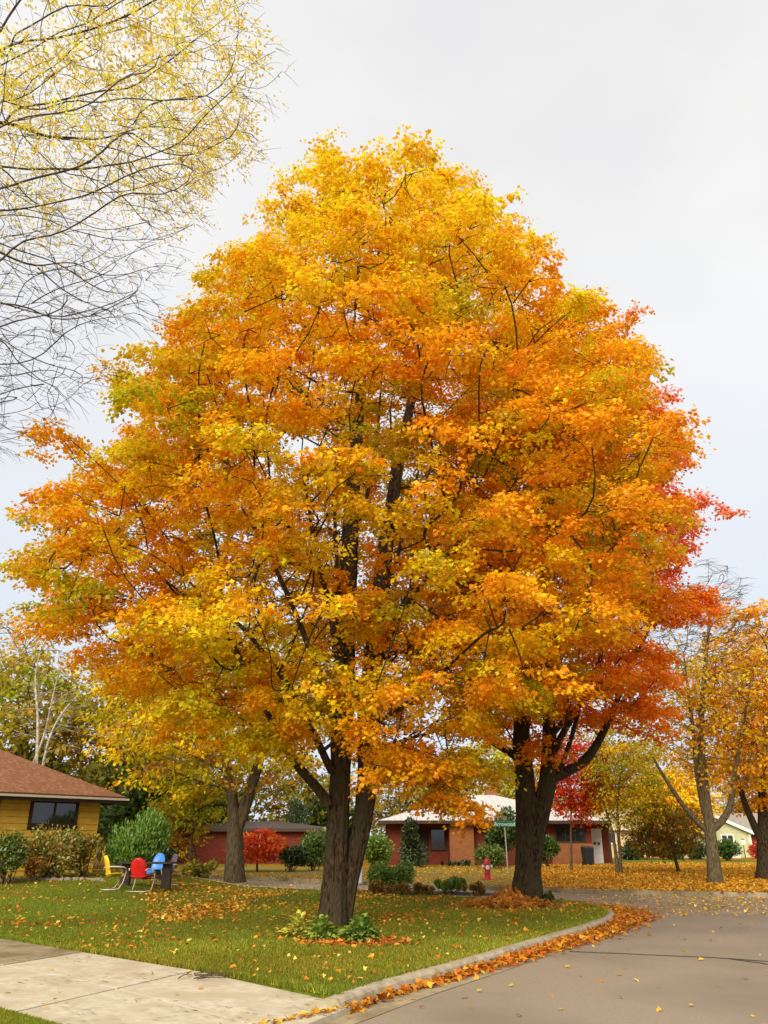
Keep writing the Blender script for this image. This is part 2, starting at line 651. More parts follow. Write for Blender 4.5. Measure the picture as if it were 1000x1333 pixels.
def make_tree(name, label, cat, stems, att, step, kill, tip, bark, leafargs, trop=(0, 0, 0.12), group=None, flare=0.5,
              twig_n=3, twig_len=0.6, leafm='leaf', tmpl=MAPLE, min_limb=14, jit=0.15, stem_frac=0.25, nseg=24, flute=0.07,
              seed=0, crown_name='crown', rings=0.12, infl=1e9, ex=2.35, warp=.35, twig_out=0.0):
    base = np.array(stems[0][0][0], float)
    root = empty(name, base)
    tag(root, label, cat, group)
    nodes, parents = [], []
    srad = []
    for si, (pts, rad) in enumerate(stems):
        P = np.asarray([tuple(p) for p in pts], float)
        seg = np.r_[0, np.cumsum(np.linalg.norm(np.diff(P, axis=0), axis=1))]
        m = max(3, int(seg[-1] / step))
        t = np.linspace(0, seg[-1], m)
        Q = smooth_pts(np.stack([np.interp(t, seg, P[:, i]) for i in range(3)], 1), 3)
        for i in range(m):
            nodes.append(Q[i])
            parents.append(len(nodes) - 2 if i else -1)
            srad.append(np.interp(t[i], seg, rad))
    ns = len(nodes)
    # only the upper part of the stems may branch
    zlo = base[2] + stem_frac
    nodes, parents = colonize_limited(nodes, parents, att, step, kill, zlo, trop, jit, infl, warp)
    r, kids = pipe_radii(nodes, parents, tip, ex)
    rel = nodes - base
    link('trunk', stem_mesh('trunk', [([np.array(p) - base for p in pts], rad) for pts, rad in stems], flare, rings, nseg, flute, seed), bark, root)
    small = FastTubes()
    for i in range(ns):
        for k in kids[i]:
            if k < ns: continue
            chs = chains_from(k, i, nodes, r, kids)
            tot = sum(len(c) for c in chs)
            ft = FastTubes() if tot >= min_limb else small
            for c in chs:
                P = smooth_pts(rel[c], 2)
                rr = r[c].copy()
                rr[0] = min(rr[0], rr[1] * 1.25)
                rr = np.minimum(rr, srad[i] * 0.7 + 0.001)
                if rr[0] == rr[-1]: rr = np.linspace(rr[0], rr[0] * .6, len(rr))
                rm = rr.max()
                ft.add(P, rr, 9 if rm > 0.09 else 7 if rm > 0.05 else 5 if rm > .02 else 3)
            if ft is not small:
                link('limb', ft.mesh('limb'), bark, root)
    if twig_n:
        rel_a = att - base
        pdv = None
        if twig_out:
            pdv = unit(rel_a * np.array([1, 1, .15])) * twig_out + np.array([0, 0, -.25])
        twigs(small, rel_a, twig_len, twig_n, tip * 0.8, parent_dir=pdv)
    sm_ = small.mesh('twig_mass')
    if sm_:
        tag(link('twigs', sm_, bark, root), kind='stuff')
    if leafargs is not None:
        P, D, N, sz, c = leafargs
        tag(link(crown_name, leaves_mesh(crown_name, P - base, D, N, sz, c, tmpl), M[leafm], root), kind='stuff')
    return root

def colonize_limited(nodes, parents, att, step, kill, zlo, trop, jit, infl, warp=0.0):
    """growth may start only from stem nodes above zlo: lift the rest out of reach"""
    arr = np.array(nodes, float)
    low = arr[:, 2] < zlo
    ax = arr[0, :2]
    def wp(P, k):
        Q = np.array(P, float)
        Q[:, 2] -= k * np.hypot(Q[:, 0] - ax[0], Q[:, 1] - ax[1])
        return Q
    far = wp(arr, warp)          # limbs grow level in this sheared space, so they rise outwards in the real one
    far[low] += np.array([0, 0, -1e4])
    n2, p2 = colonize(list(far), parents, wp(att, warp), step, kill, infl, trop, 140, jit)
    n2 = wp(n2, -warp)
    n2[:len(arr)] = arr
    return n2, p2

def poisson(cand, rmin, limit):
    keep = []
    K = np.zeros((limit, 3))
    n = 0
    for p in cand:
        if n and (((K[:n] - p) ** 2).sum(1) < rmin * rmin).any(): continue
        K[n] = p
        n += 1
        if n >= limit: break
    return K[:n].copy()

def ellipsoid_pts(c, rad, n, inner=0.0):
    d = unit(rng.normal(0, 1, (n, 3)))
    t = (inner ** 3 + (1 - inner ** 3) * rng.random((n, 1))) ** (1 / 3)
    return np.array(c) + d * t * np.array(rad)

def vnoise(P, s, seed=0):
    """cheap smooth noise in -1..1"""
    rg = np.random.default_rng(seed)
    v = np.zeros(len(P))
    for q in range(5):
        k = unit(rg.normal(0, 1, (1, 3)))[0] * s * (1 + 0.6 * q)
        v += np.sin(P @ k + rg.uniform(0, 6.28)) / (1 + 0.5 * q)
    return v / 2.2

# ================================================================== SETTING
UX = np.array([0.53, 0.848])            # direction of the main road
NX = np.array([-0.80, 0.60])            # direction of the side street

def fill_grid(name, poly, zfun, m, cell=1.0, zoff=0.0, skirt=0.0):
    """polygon cut by a grid, draped on zfun"""
    bm = bmesh.new()
    vs = [bm.verts.new((x, y, 0)) for x, y in poly]
    bm.faces.new(vs)
    xs = [p[0] for p in poly]; ys = [p[1] for p in poly]
    def cut(a, b, no):
        v = a
        while v < b:
            co = (v, 0, 0) if no[0] else (0, v, 0)
            bmesh.ops.bisect_plane(bm, geom=bm.verts[:] + bm.edges[:] + bm.faces[:], plane_co=co, plane_no=no)
            v += cell
    if zfun:
        cut(min(xs) + cell, max(xs), (1, 0, 0))
        cut(min(ys) + cell, max(ys), (0, 1, 0))
        for v in bm.verts: v.co.z = float(zfun(v.co.x, v.co.y))
    if skirt:
        be = [e for e in bm.edges if e.is_boundary]
        ex = bmesh.ops.extrude_edge_only(bm, edges=be)
        for v in ex['geom']:
            if isinstance(v, bmesh.types.BMVert): v.co.z -= skirt
        bmesh.ops.triangulate(bm, faces=bm.faces[:])
        for v in bm.verts: v.co.z += zoff
        me = bpy.data.meshes.new(name)
        bmesh.ops.recalc_face_normals(bm, faces=bm.faces[:])
        bm.to_mesh(me)
        bm.free()
        return link(name, me, m)
    bmesh.ops.triangulate(bm, faces=bm.faces[:])
    bmesh.ops.recalc_face_normals(bm, faces=bm.faces[:])
    for f in bm.faces:
        if f.normal.z < 0: f.normal_flip()
    for v in bm.verts: v.co.z += zoff
    me = bpy.data.meshes.new(name)
    bm.to_mesh(me)
    bm.free()
    return link(name, me, m)

M['soil'] = noise_mat('soil', (0.06, 0.055, 0.02), (0.10, 0.10, 0.03), scale=0.4)
M['asphalt'] = noise_mat('asphalt', (0.215, 0.175, 0.122), (0.35, 0.285, 0.205), scale=120, rough=0.92, bump=0.25, bscale=220,
                         c3=(0.225, 0.182, 0.128), scale3=0.3, bdist=0.004, detail=10, pos=(.3, .7))
M['concrete'] = noise_mat('concrete', (0.48, 0.42, 0.30), (0.60, 0.535, 0.395), scale=9, rough=0.9, bump=0.2, bscale=60,
                          c3=(0.47, 0.40, 0.27), scale3=2.2, bdist=0.004, detail=9)
M['old_concrete'] = noise_mat('old_concrete', (0.27, 0.22, 0.13), (0.38, 0.31, 0.19), scale=5, rough=0.95, bump=0.3, bscale=70,
                              c3=(0.2, 0.15, 0.08), scale3=1.1, bdist=0.004, detail=9)
M['kerb'] = noise_mat('kerb', (0.30, 0.25, 0.16), (0.47, 0.41, 0.29), scale=6, rough=0.9, bump=0.3, bscale=40, bdist=0.006, detail=8)
M['lawn'] = noise_mat('lawn', (0.095, 0.125, 0.010), (0.19, 0.195, 0.018), scale=22, rough=1.0, bump=0.8, bscale=60, spec=0.05,
                      c3=(0.19, 0.145, 0.02), scale3=0.55, bdist=0.03, detail=9, coord='Object')
M['leafy_lawn'] = noise_mat('leafy_lawn', (0.22, 0.12, 0.012), (0.42, 0.18, 0.015), scale=14, rough=1.0, bump=0.9, bscale=30, spec=0.05,
                            c3=(0.16, 0.15, 0.02), scale3=0.16, bdist=0.05, detail=9)
M['tar'] = noise_mat('tar', (0.02, 0.018, 0.015), (0.05, 0.042, 0.035), scale=20, rough=0.7)
M['soil_bed'] = noise_mat('soil_bed', (0.03, 0.02, 0.01), (0.10, 0.06, 0.025), scale=16, rough=1.0, bump=0.8, bscale=30)

g = MB().add([(-2500, -800, -0.2), (2500, -800, -0.2), (2500, 3500, -0.2), (-2500, 3500, -0.2)], [(0, 1, 2, 3)]).build('ground', M['soil'])
tag(g, kind='structure')

ROADZ = -0.13
kerb_px = [(440, 1303), (470, 1290), (520, 1275), (560, 1265), (600, 1254), (640, 1242), (680, 1230), (720, 1218.5), (760, 1207),
           (786, 1198), (800, 1192), (801, 1187), (790, 1182), (770, 1177.5), (742, 1172.5)]
kerb_pts = [np.array(gp(*p, z=0.0))[:2] for p in kerb_px]
kerb_pts.append(kerb_pts[-1] + np.array([-1.6, 0.9]))
for q in (4, 9, 16, 26, 45):
    kerb_pts.append(kerb_pts[15] + NX * q)
def resample(pts, d):
    P = np.array(pts)
    seg = np.r_[0, np.cumsum(np.linalg.norm(np.diff(P, axis=0), axis=1))]
    t = np.arange(0, seg[-1], d)
    Q = np.stack([np.interp(t, seg, P[:, i]) for i in range(2)], 1)
    for _ in range(6):
        Q[1:-1] = .25 * Q[:-2] + .5 * Q[1:-1] + .25 * Q[2:]
    return Q
KN = resample(kerb_pts, 0.3)
fk0 = np.array(gp(700, 1156, 0.0))[:2]
far_pts = [fk0 - NX * 1.0 + np.array([9.5, -2.0]), fk0 - NX * 1.0 + np.array([6.4, -2.3]), fk0 + np.array([3, -1.6]), fk0, fk0 + NX * 6, fk0 + NX * 14, fk0 + NX * 30, fk0 + NX * 60]
far_pts.insert(0, far_pts[0] + np.array([2.6, 1.2]))
far_pts.insert(0, far_pts[0] + np.array([1.2, 2.6]))
far_pts.insert(0, far_pts[0] + UX * 60)
KF = resample(far_pts, 0.5)

def kerb_strip(name, Q, label, m, wid=0.16, top=0.012, piece=3.0, maxlen=60, inward=1.0):
    """kerb as cast sections with open joints; Q = road-side face line, lawn on its left (inward=1)"""
    root = empty(name, (0, 0, 0))
    tag(root, kind='structure')
    d = np.linalg.norm(Q[1] - Q[0])
    T = unit(np.gradient(Q, axis=0))
    Nl = np.stack([-T[:, 1], T[:, 0]], 1) * inward
    step = max(2, int(piece / d))
    i = 0
    while i < len(Q) - 1 and i * d < maxlen:
        j = min(i + step, len(Q) - 1)
        sec = list(range(i, j + 1))
        V, Fs = [], []
        for a, k in enumerate(sec):
            p, nn = Q[k].copy(), Nl[k]
            if a == 0: p = p + T[k] * 0.006
            if a == len(sec) - 1: p = p - T[k] * 0.006
            zt = top + float(hgt(p[0], p[1]))
            prof = [(-0.05, -0.2), (-0.035, ROADZ + 0.02), (-0.012, zt - 0.035), (0.018, zt - 0.004), (0.05, zt), (wid, zt), (wid, -0.2)]
            for o_, z in prof: V.append((p[0] + nn[0] * o_, p[1] + nn[1] * o_, z))
        n = 7
        for a in range(len(sec) - 1):
            for q in range(n - 1):
                Fs.append((a * n + q, a * n + q + 1, (a + 1) * n + q + 1, (a + 1) * n + q))
        Fs.append(tuple(range(n))); Fs.append(tuple((len(sec) - 1) * n + q for q in range(n)))
        MB().add(V, Fs).build('kerb_section', m, root)
        i = j
    return root
kerb_strip('kerb', KN, '', M['kerb'])
kerb_strip('kerb', KF, '', M['old_concrete'], inward=-1.0, piece=4.0, maxlen=140)

# roads: one asphalt sheet; lots stand above it
road = fill_grid('road', [(-60, -4), (70, -4), (95, 110), (-80, 110)], None, M['asphalt'], zoff=ROADZ)
tag(road, kind='structure')

# gutter pan of concrete along the near kerb
def strip(name, Q, o0, o1, z, m, parent=None, inward=1.0):
    T = unit(np.gradient(Q, axis=0))
    Nl = np.stack([-T[:, 1], T[:, 0]], 1) * inward
    A, B = Q + Nl * o0, Q + Nl * o1
    V = [(p[0], p[1], z) for p in A] + [(p[0], p[1], z) for p in B]
    n = len(Q)
    o = MB().add(V, [(i, i + 1, n + i + 1, n + i) for i in range(n - 1)]).build(name, m, parent)
    return o
ext = [KN[0] - UX * 3.4 + np.array([0.0, 0.0]), KN[0] - UX * 1.6]
KG = resample(list(ext) + [k for k in KN[::3]], 0.3)
nl = int(16 / 0.3)
tag(strip('gutter', KG[:60], -0.05, -0.42, ROADZ + 0.006, M['old_concrete']), kind='structure')

# tar-filled crack across the road
cpx = [(742, 1239), (790, 1241), (850, 1243.5), (905, 1246), (950, 1248), (1010, 1253), (1080, 1258)]
CP = resample([np.array(gp(*p, z=ROADZ))[:2] for p in cpx], 0.12)
CP += rng.normal(0, 0.012, CP.shape)
strip('tar_seam', CP, -0.03, 0.03, ROADZ + 0.005, M['tar'], road)
CP2 = resample([np.array(gp(*p, z=ROADZ))[:2] for p in [(945, 1248), (1000, 1256), (1080, 1266)]], 0.12)
strip('tar_seam', CP2 + rng.normal(0, .012, CP2.shape), -0.02, 0.02, ROADZ + 0.007, M['tar'], road)

# ---- the corner lot
edge_px = [(442, 1296), (360, 1281), (262, 1264), (180, 1249), (100, 1238), (40, 1228), (0, 1221.5)]
edge = [np.array(gp(*p, z=0.0))[:2] for p in edge_px]
edir = edge[-1] - edge[-3]
edir /= np.linalg.norm(edir)
edge.append(edge[-1] + edir * 14)
T_ = unit(np.gradient(KN, axis=0)); Nl_ = np.stack([-T_[:, 1], T_[:, 0]], 1)
inner = KN + Nl_ * 0.155
lot = [tuple(p) for p in inner[1::2]]
lot += [(lot[-1][0] - 22, lot[-1][1] - 10), (edge[-1][0] - 12, edge[-1][1] + 12), tuple(edge[-1])] + [tuple(p) for p in reversed(edge[:-1])]
LOT = np.array(lot)
lawn = fill_grid('lawn', lot, hgt, M['lawn'], cell=1.0, zoff=0.0, skirt=.16)
tag(lawn, kind='structure')

# ---- lots across the side street
TF = unit(np.gradient(KF, axis=0)); NF = np.stack([TF[:, 1], -TF[:, 0]], 1)
innerF = KF + NF * 0.155
farlot = [tuple(p) for p in innerF[::3]]
farlot += [(-160, 300), (140, 300)]
FARLOT = np.array(farlot)
fl = fill_grid('leafy_lawn', farlot, None, M['leafy_lawn'], zoff=0.0)
tag(fl, kind='structure')
# clean green strips near the houses
for px0, px1, py0, py1 in ((745, 885, 1129, 1119), (890, 985, 1127.5, 1120)):
    P4 = [gp(px0, py0, 0), gp(px1, py0, 0), gp(px1 + 3, py1, 0), gp(px0 - 3, py1, 0)]
    tag(fill_grid('green_lawn', [(p.x, p.y) for p in P4], None, M['lawn'], zoff=0.006), kind='structure')
# strip of grass left of the brick house
P4 = [gp(700, 1153.5, 0), gp(520, 1149, 0), gp(300, 1139, 0), gp(200, 1133, 0), gp(330, 1128, 0), gp(520, 1130, 0), gp(700, 1128, 0)]
tag(fill_grid('green_lawn', [(p.x, p.y) for p in P4], None, noise_mat('worn_lawn', (0.14, 0.12, 0.012), (0.27, 0.20, 0.018), scale=16, rough=1.0, bump=0.6,
              c3=(0.26, 0.15, 0.015), scale3=0.5), zoff=0.006), kind='structure')

# ---- concrete driveway in slabs with open joints
E2 = np.array([-0.51, 10.16]); ED = np.array([-0.757, 0.652]); QD = np.array([-0.41, -0.91])
drive = empty('driveway')
tag(drive, kind='structure')
def slab_mesh(c4, z4, m):
    c = np.mean(c4, axis=0)
    V = []
    for p, z in zip(c4, z4):
        d = (c - p) / np.linalg.norm(c - p)
        V.append((p[0] + d[0] * .022, p[1] + d[1] * .022, z))
    V2 = [(x, y, z - 0.14) for x, y, z in V]
    o = MB().add(V + V2, [(0, 1, 2, 3), (7, 6, 5, 4), (0, 4, 5, 1), (1, 5, 6, 2), (2, 6, 7, 3), (3, 7, 4, 0)]).build('slab', m, drive, bevel=0.003)
    return o
ss = [-0.28, 2.55, 5.3, 8.1, 10.9, 13.7]
tt = [0.012, 1.47, 2.95]
for i in range(5):
    for j in range(2):
        c4 = [E2 + ED * s_ + QD * t_ for s_, t_ in ((ss[i], tt[j]), (ss[i + 1], tt[j]), (ss[i + 1], tt[j + 1]), (ss[i], tt[j + 1]))]
        dz = rng.uniform(-0.006, 0.004)
        z4 = [0.004 + dz] * 4
        if i == 0: z4[0] = z4[3] = -0.075
        slab_mesh(c4, z4, M['concrete'] if i < 2 else M['old_concrete'])
bed = fill_grid('soil_bed', [tuple(E2 + ED * a + QD * b) for a, b in ((-.25, 0), (14, 0), (14, 2.95), (-.25, 2.95))], None, M['soil_bed'], zoff=-0.09)
bed.parent = drive
# verge on the near side of the driveway
vp = [tuple(E2 + ED * a + QD * b) for a, b in ((1.5, 2.97), (16, 2.97), (20, 9), (2.4, 9.5), (1.2, 5))]
tag(fill_grid('lawn_verge', vp, None, M['lawn'], zoff=0.0, skirt=.16), kind='structure')
VERGE = np.array(vp)

# ================================================================== BIG MAPLES
GOLD = (.95, .615, .014); ORANGE = (.95, .405, .012); YELLOW = (.96, .76, .02); OLIVE = (.70, .585, .016); DORANGE = (.95, .33, .012)
RED = (.62, .055, .012); GREENY = (.42, .42, .018); BROWNY = (.42, .20, .02)

Y1 = 17.5
def stemline(px, Y): return [at(x, y, Y) for x, y in px]
sA = stemline([(433, 1210), (434, 1180), (436, 1150), (438, 1100), (441, 1050), (443, 1000), (446, 950), (447, 880), (450, 800), (455, 700), (462, 600), (470, 500), (478, 400), (484, 310), (488, 250)], Y1)
rA = [.285, .255, .235, .22, .21, .205, .23, .225, .22, .19, .15, .11, .075, .05, .03]
sB = stemline([(443, 1210), (449, 1170), (460, 1120), (473, 1070), (478, 1030), (480, 990), (477, 940), (486, 870), (494, 790), (504, 700), (520, 600), (545, 480), (566, 390), (580, 320)], Y1 + .12)
rB = [.18, .185, .19, .19, .19, .19, .19, .21, .19, .165, .125, .085, .055, .03]
sA[0].z = sB[0].z = -0.12
sC = stemline([(428, 1050), (421, 1033), (405, 1018), (390, 1002), (370, 972), (350, 930), (325, 880), (290, 815)], Y1 - .3)
rC = [.10, .10, .095, .09, .08, .07, .06, .04]

poly1 = [(8, 632), (28, 612), (60, 655), (40, 690), (88, 708), (20, 730), (12, 752), (50, 772), (25, 800), (70, 842), (112, 852), (165, 935), (235, 965), (300, 985), (340, 990), (385, 985),
         (415, 955), (445, 945), (480, 1010), (525, 1012), (550, 1050), (588, 1066), (618, 1045), (615, 985), (655, 945), (705, 925), (760, 895), (808, 850), (845, 800), (848, 745),
         (882, 700), (868, 645), (893, 605), (888, 565), (852, 520), (828, 455), (790, 405), (768, 384), (735, 366), (698, 340), (694, 312), (650, 268), (600, 238), (560, 205), (533, 172),
         (492, 196), (470, 172), (440, 186), (402, 208), (374, 244), (348, 262), (333, 296), (300, 332), (248, 324), (246, 376), (284, 398), (222, 392), (214, 450), (156, 460), (134, 500), (172, 560),
         (130, 585), (60, 545), (28, 550), (60, 585), (110, 615)]
tc1 = np.array([0.0, Y1, 10.3])
cand = ellipsoid_pts((0.0, Y1 - .2, 10.6), (9.6, 7.2, 10.8), 60000, 0.30)
# keep the volume tapering to the top
z = cand[:, 2]
rr = np.hypot((cand[:, 0] + 0.2) / 1.18, cand[:, 1] - Y1)
env = np.interp(z, [2.3, 3.2, 5, 8, 11, 14, 17, 19.5, 21.5], [1.5, 4.6, 6.6, 7.4, 7.0, 6.0, 4.5, 2.6, .7])
ok = rr < env
ok &= (z > 2.6)
pp = proj(cand)
ok &= inpoly_er(pp, poly1, 15)
ok &= ~((rr < env * 0.5) & (rng.random(len(z)) < 0.66))
# hollow round the stems so the limbs show; gaps
gap = vnoise(cand, 0.85, 5)
ok &= gap > -0.62
ok &= ~((pp[:, 0] > 405) & (pp[:, 0] < 500) & (pp[:, 1] > 985))
ok &= ~((np.abs(pp[:, 0] - 455) < 26) & (pp[:, 1] > 690) & (cand[:, 1] < Y1 + .6) & (rng.random(len(z)) < 0.25) & ~((pp[:, 1] > 870) & (pp[:, 1] < 950)))
ok &= ~((pp[:, 1] > 900) & (cand[:, 1] < 12.5))
ok &= ~((np.abs(pp[:, 0] - 455) < 105) & (pp[:, 1] > 540) & (pp[:, 1] < 880) & (cand[:, 1] < Y1) & (rng.random(len(z)) < .5))
ok &= ~((np.abs(pp[:, 0] - 300) < 110) & (pp[:, 1] > 640) & (pp[:, 1] < 880) & (cand[:, 1] < Y1) & (rng.random(len(z)) < .35))
cand = cand[ok]
T1 = poisson(cand, 0.80, 960)
def subclumps(T, k, hr, vr):
    a = rng.uniform(0, 6.283, (len(T), k)); q = np.sqrt(rng.random((len(T), k)))
    sc = rng.uniform(.75, 1.3, (len(T), 1))
    off = np.stack([np.cos(a) * q * hr * sc, np.sin(a) * q * hr * sc, (1 - q * q) * vr * sc - vr * .4 + rng.normal(0, .06, a.shape)], -1)
    return (T[:, None, :] + off).reshape(-1, 3), np.repeat(np.arange(len(T)), k)
for x_, y_, Y_ in ((590, 985, 16.2), (583, 1010, 16.4), (592, 1032, 16.3), (572, 995, 16.0), (602, 1048, 16.3), (575, 1040, 16.5), (512, 985, 15.8), (542, 978, 16.0), (496, 996, 15.6),
                   (425, 888, 14.6), (442, 905, 14.8), (405, 925, 14.7), (450, 928, 15.0), (480, 778, 14.4), (470, 800, 14.6), (492, 790, 14.5), (385, 940, 14.9), (530, 995, 16.4), (615, 1000, 16.6),
                   (340, 960, 15.5), (300, 965, 15.8), (370, 972, 15.2), (260, 950, 16.2)):
    T1 = np.r_[T1, np.array(at(x_, y_, Y_))[None]]
C1, I1 = subclumps(T1, 5, .58, .40)
print('tufts', len(T1))
pp = proj(C1)
print('maple clumps', len(C1))
h = (C1[:, 2] - 3) / 18
n1 = vnoise(C1, 0.55, 1) + rng.normal(0, .40, len(T1))[I1] + rng.normal(0, .2, len(C1))
n2 = vnoise(C1, 0.8, 2) + rng.normal(0, .40, len(T1))[I1] + rng.normal(0, .2, len(C1))
c1 = np.tile(np.array(GOLD), (len(C1), 1))
def blend(c, m, col, f=0.8):
    c[m] = c[m] * (1 - f) + np.array(col) * f
blend(c1, n1 > -0.15, ORANGE, .78)
blend(c1, (n1 > -0.5) & (pp[:, 0] > 440) & (pp[:, 1] < 760), ORANGE, .7)
blend(c1, (n1 > 0.75) & (pp[:, 0] > 430), DORANGE, .5)
blend(c1, (n2 > 0.35) & (h < .62), OLIVE, .7)
blend(c1, (n2 > 0.95) & (h < .55), GREENY, .6)
top = np.clip((430 - pp[:, 1]) / 200 + rng.normal(0, .25, len(C1)), 0, 1)[:, None]  # yellower crown top: young leaf colour, with the glow of light painted in
c1 = c1 * (1 - .75 * top) + np.array(YELLOW) * .75 * top
rad1 = rng.uniform(.34, .56, len(C1))
L1 = clump_leaves(C1, rad1, (rad1 / .45) ** 2 * 112, 0.078, c1, tc1, sprays=6, droop=.45)
def inward(P, c, d=.45):
    v = unit((P - c) * np.array([1, 1, .4]))
    return P - v * d - np.array([0, 0, .18])
fan = []
for px_, y0_, y1_, r0_ in (([(440, 960), (418, 885), (388, 805), (352, 725), (312, 655)], 17.4, 15.6, .085), ([(446, 890), (428, 785), (408, 700), (392, 600)], 17.4, 15.9, .075),
                           ([(488, 875), (520, 795), (560, 722), (612, 650)], 17.5, 15.9, .085), ([(500, 720), (512, 620), (508, 530)], 17.5, 16.3, .07),
                           ([(447, 910), (441, 790), (436, 680), (432, 590)], 17.4, 16.4, .07), ([(486, 850), (545, 765), (602, 700), (662, 640)], 17.5, 16.4, .075),
                           ([(450, 815), (402, 722), (342, 640), (272, 585)], 17.5, 16.2, .07), ([(432, 1005), (385, 905), (322, 822), (240, 752)], 17.3, 15.8, .08),
                           ([(455, 720), (480, 640), (492, 560), (498, 480)], 17.5, 16.6, .06), ([(492, 800), (516, 735), (532, 660), (560, 560)], 17.5, 16.4, .06)):
    m_ = len(px_)
    fan.append(([at(x, y, y0_ + (y1_ - y0_) * i / (m_ - 1)) for i, (x, y) in enumerate(px_)], [r0_ * (1 - .72 * i / (m_ - 1)) for i in range(m_)]))
make_tree('maple_tree', 'tall golden orange maple with twin fused trunks rising from hosta plants on the lawn', 'tree',
          [(sA, rA), (sB, rB), (sC, rC)] + fan, inward(C1[::2], tc1), 0.42, 0.35, 0.012, M['bark_dark'], L1, tmpl=KITE, warp=.55, twig_n=2, twig_len=.5, stem_frac=3.2, nseg=72, flute=0.05, flare=.26, rings=.09, seed=3,
          trop=(0, 0, .10), jit=.10)

# ---- second maple, redder, beside the kerb corner
Y2 = 22.7
t2a = stemline([(686, 1182), (687, 1160), (688, 1130), (687, 1080), (685, 1030), (681, 985), (678, 955), (690, 880), (705, 800), (715, 700), (720, 600), (725, 500)], Y2)
r2a = [.36, .33, .30, .27, .25, .23, .21, .2, .17, .13, .09, .04]
t2b = stemline([(694, 1150), (698, 1090), (708, 1040), (716, 1005), (716, 985), (714, 940), (718, 890), (735, 820), (755, 740), (775, 640), (788, 520)], Y2 - .05)
r2b = [.15, .20, .22, .23, .21, .16, .14, .13, .1, .07, .04]
t2c = stemline([(722, 1012), (745, 1002), (765, 990), (778, 968), (795, 935), (815, 880), (845, 820)], Y2 - .1)
r2c = [.13, .125, .12, .10, .08, .06, .03]
t2d = stemline([(672, 985), (655, 972), (635, 965), (612, 945)], Y2 - .1)
r2d = [.11, .10, .075, .04]
t2e = stemline([(716, 990), (735, 950), (760, 910), (780, 860)], Y2 - .4)
r2e = [.1, .09, .07, .04]
t2f = stemline([(728, 1006), (742, 968), (754, 925), (760, 885)], Y2 - .2)
r2f = [.07, .065, .05, .025]
t2g = stemline([(716, 960), (742, 930), (772, 902), (800, 868)], Y2 - .5)
r2g = [.085, .075, .055, .025]
t2a[0].z = -0.12
poly2 = [(600, 930), (590, 860), (560, 700), (600, 500), (680, 400), (760, 388), (792, 392), (826, 440), (842, 495), (862, 560), (884, 600), (880, 645), (936, 662), (905, 690), (884, 700), (872, 745),
         (905, 768), (936, 772), (912, 800), (872, 820), (852, 840), (862, 888), (852, 925), (862, 960), (800, 955), (760, 955), (735, 985), (700, 1000), (680, 950), (640, 968)]
cand = ellipsoid_pts((5.2, Y2 + .3, 10.2), (7.2, 6.2, 9.6), 40000, 0.32)
pp = proj(cand)
ok = inpoly_er(pp, poly2, 10) & (cand[:, 2] > 3.3)
ok &= vnoise(cand, .9, 9) > -0.30
ok &= ~((np.abs(pp[:, 0] - 700) < 45) & (pp[:, 1] > 905) & (cand[:, 1] < Y2 + 1) & (rng.random(len(cand)) < .92))
ok &= ~((pp[:, 0] > 800) & (pp[:, 1] > 700) & (rng.random(len(cand)) < .35))
T2 = poisson(cand[ok], .92, 400)
T2 = np.r_[T2, np.array([at(712, 982, Y2 - 1.2), at(704, 965, Y2 - 1.3), at(850, 905, Y2), at(845, 935, Y2), at(835, 880, Y2 - 1), at(880, 790, Y2), at(900, 785, Y2), at(915, 668, Y2), at(895, 672, Y2), at(885, 655, Y2 + .5), at(882, 715, Y2), at(922, 777, Y2), at(898, 800, Y2 - .4), at(862, 850, Y2 - .3), at(852, 945, Y2 - .3), at(865, 735, Y2 - .5), at(870, 690, Y2 + .3), at(835, 470, Y2 + .5), at(815, 420, Y2 + .4)])]
C2, I2 = subclumps(T2, 5, .60, .42)
pp = proj(C2)
print('maple2 clumps', len(C2))
c2 = np.tile(np.array(ORANGE), (len(C2), 1))
redness = np.clip((pp[:, 0] - 740) / 130 + np.clip((pp[:, 1] - 780) / 200, -.6, .6) + rng.normal(0, .3, len(C2)), 0, 1)[:, None]
c2 = c2 * (1 - redness) + np.array((.95, .285, .014)) * redness
c2[(pp[:, 0] > 850) & (pp[:, 1] < 760)] = (.95, .24, .07)
rad2 = rng.uniform(.36, .58, len(C2))
L2 = clump_leaves(C2, rad2, (rad2 / .47) ** 2 * 90, 0.092, c2, np.array([5.2, Y2, 9]), sprays=6, droop=.45)
make_tree('maple_tree', 'red orange maple with a forked dark trunk at the curb corner', 'tree',
          [(t2a, r2a), (t2b, r2b), (t2c, r2c), (t2d, r2d), (t2e, r2e), (t2f, r2f), (t2g, r2g)], inward(C2[::2], np.array([4.6, Y2, 9.])), 0.5, 0.4, 0.013, M['bark_dark'], L2, tmpl=KITE, warp=.5, twig_n=2, twig_len=.5, stem_frac=3.6, nseg=64, flute=.05, flare=.34, rings=.10, seed=8,
          trop=(0, 0, .10), jit=.10)

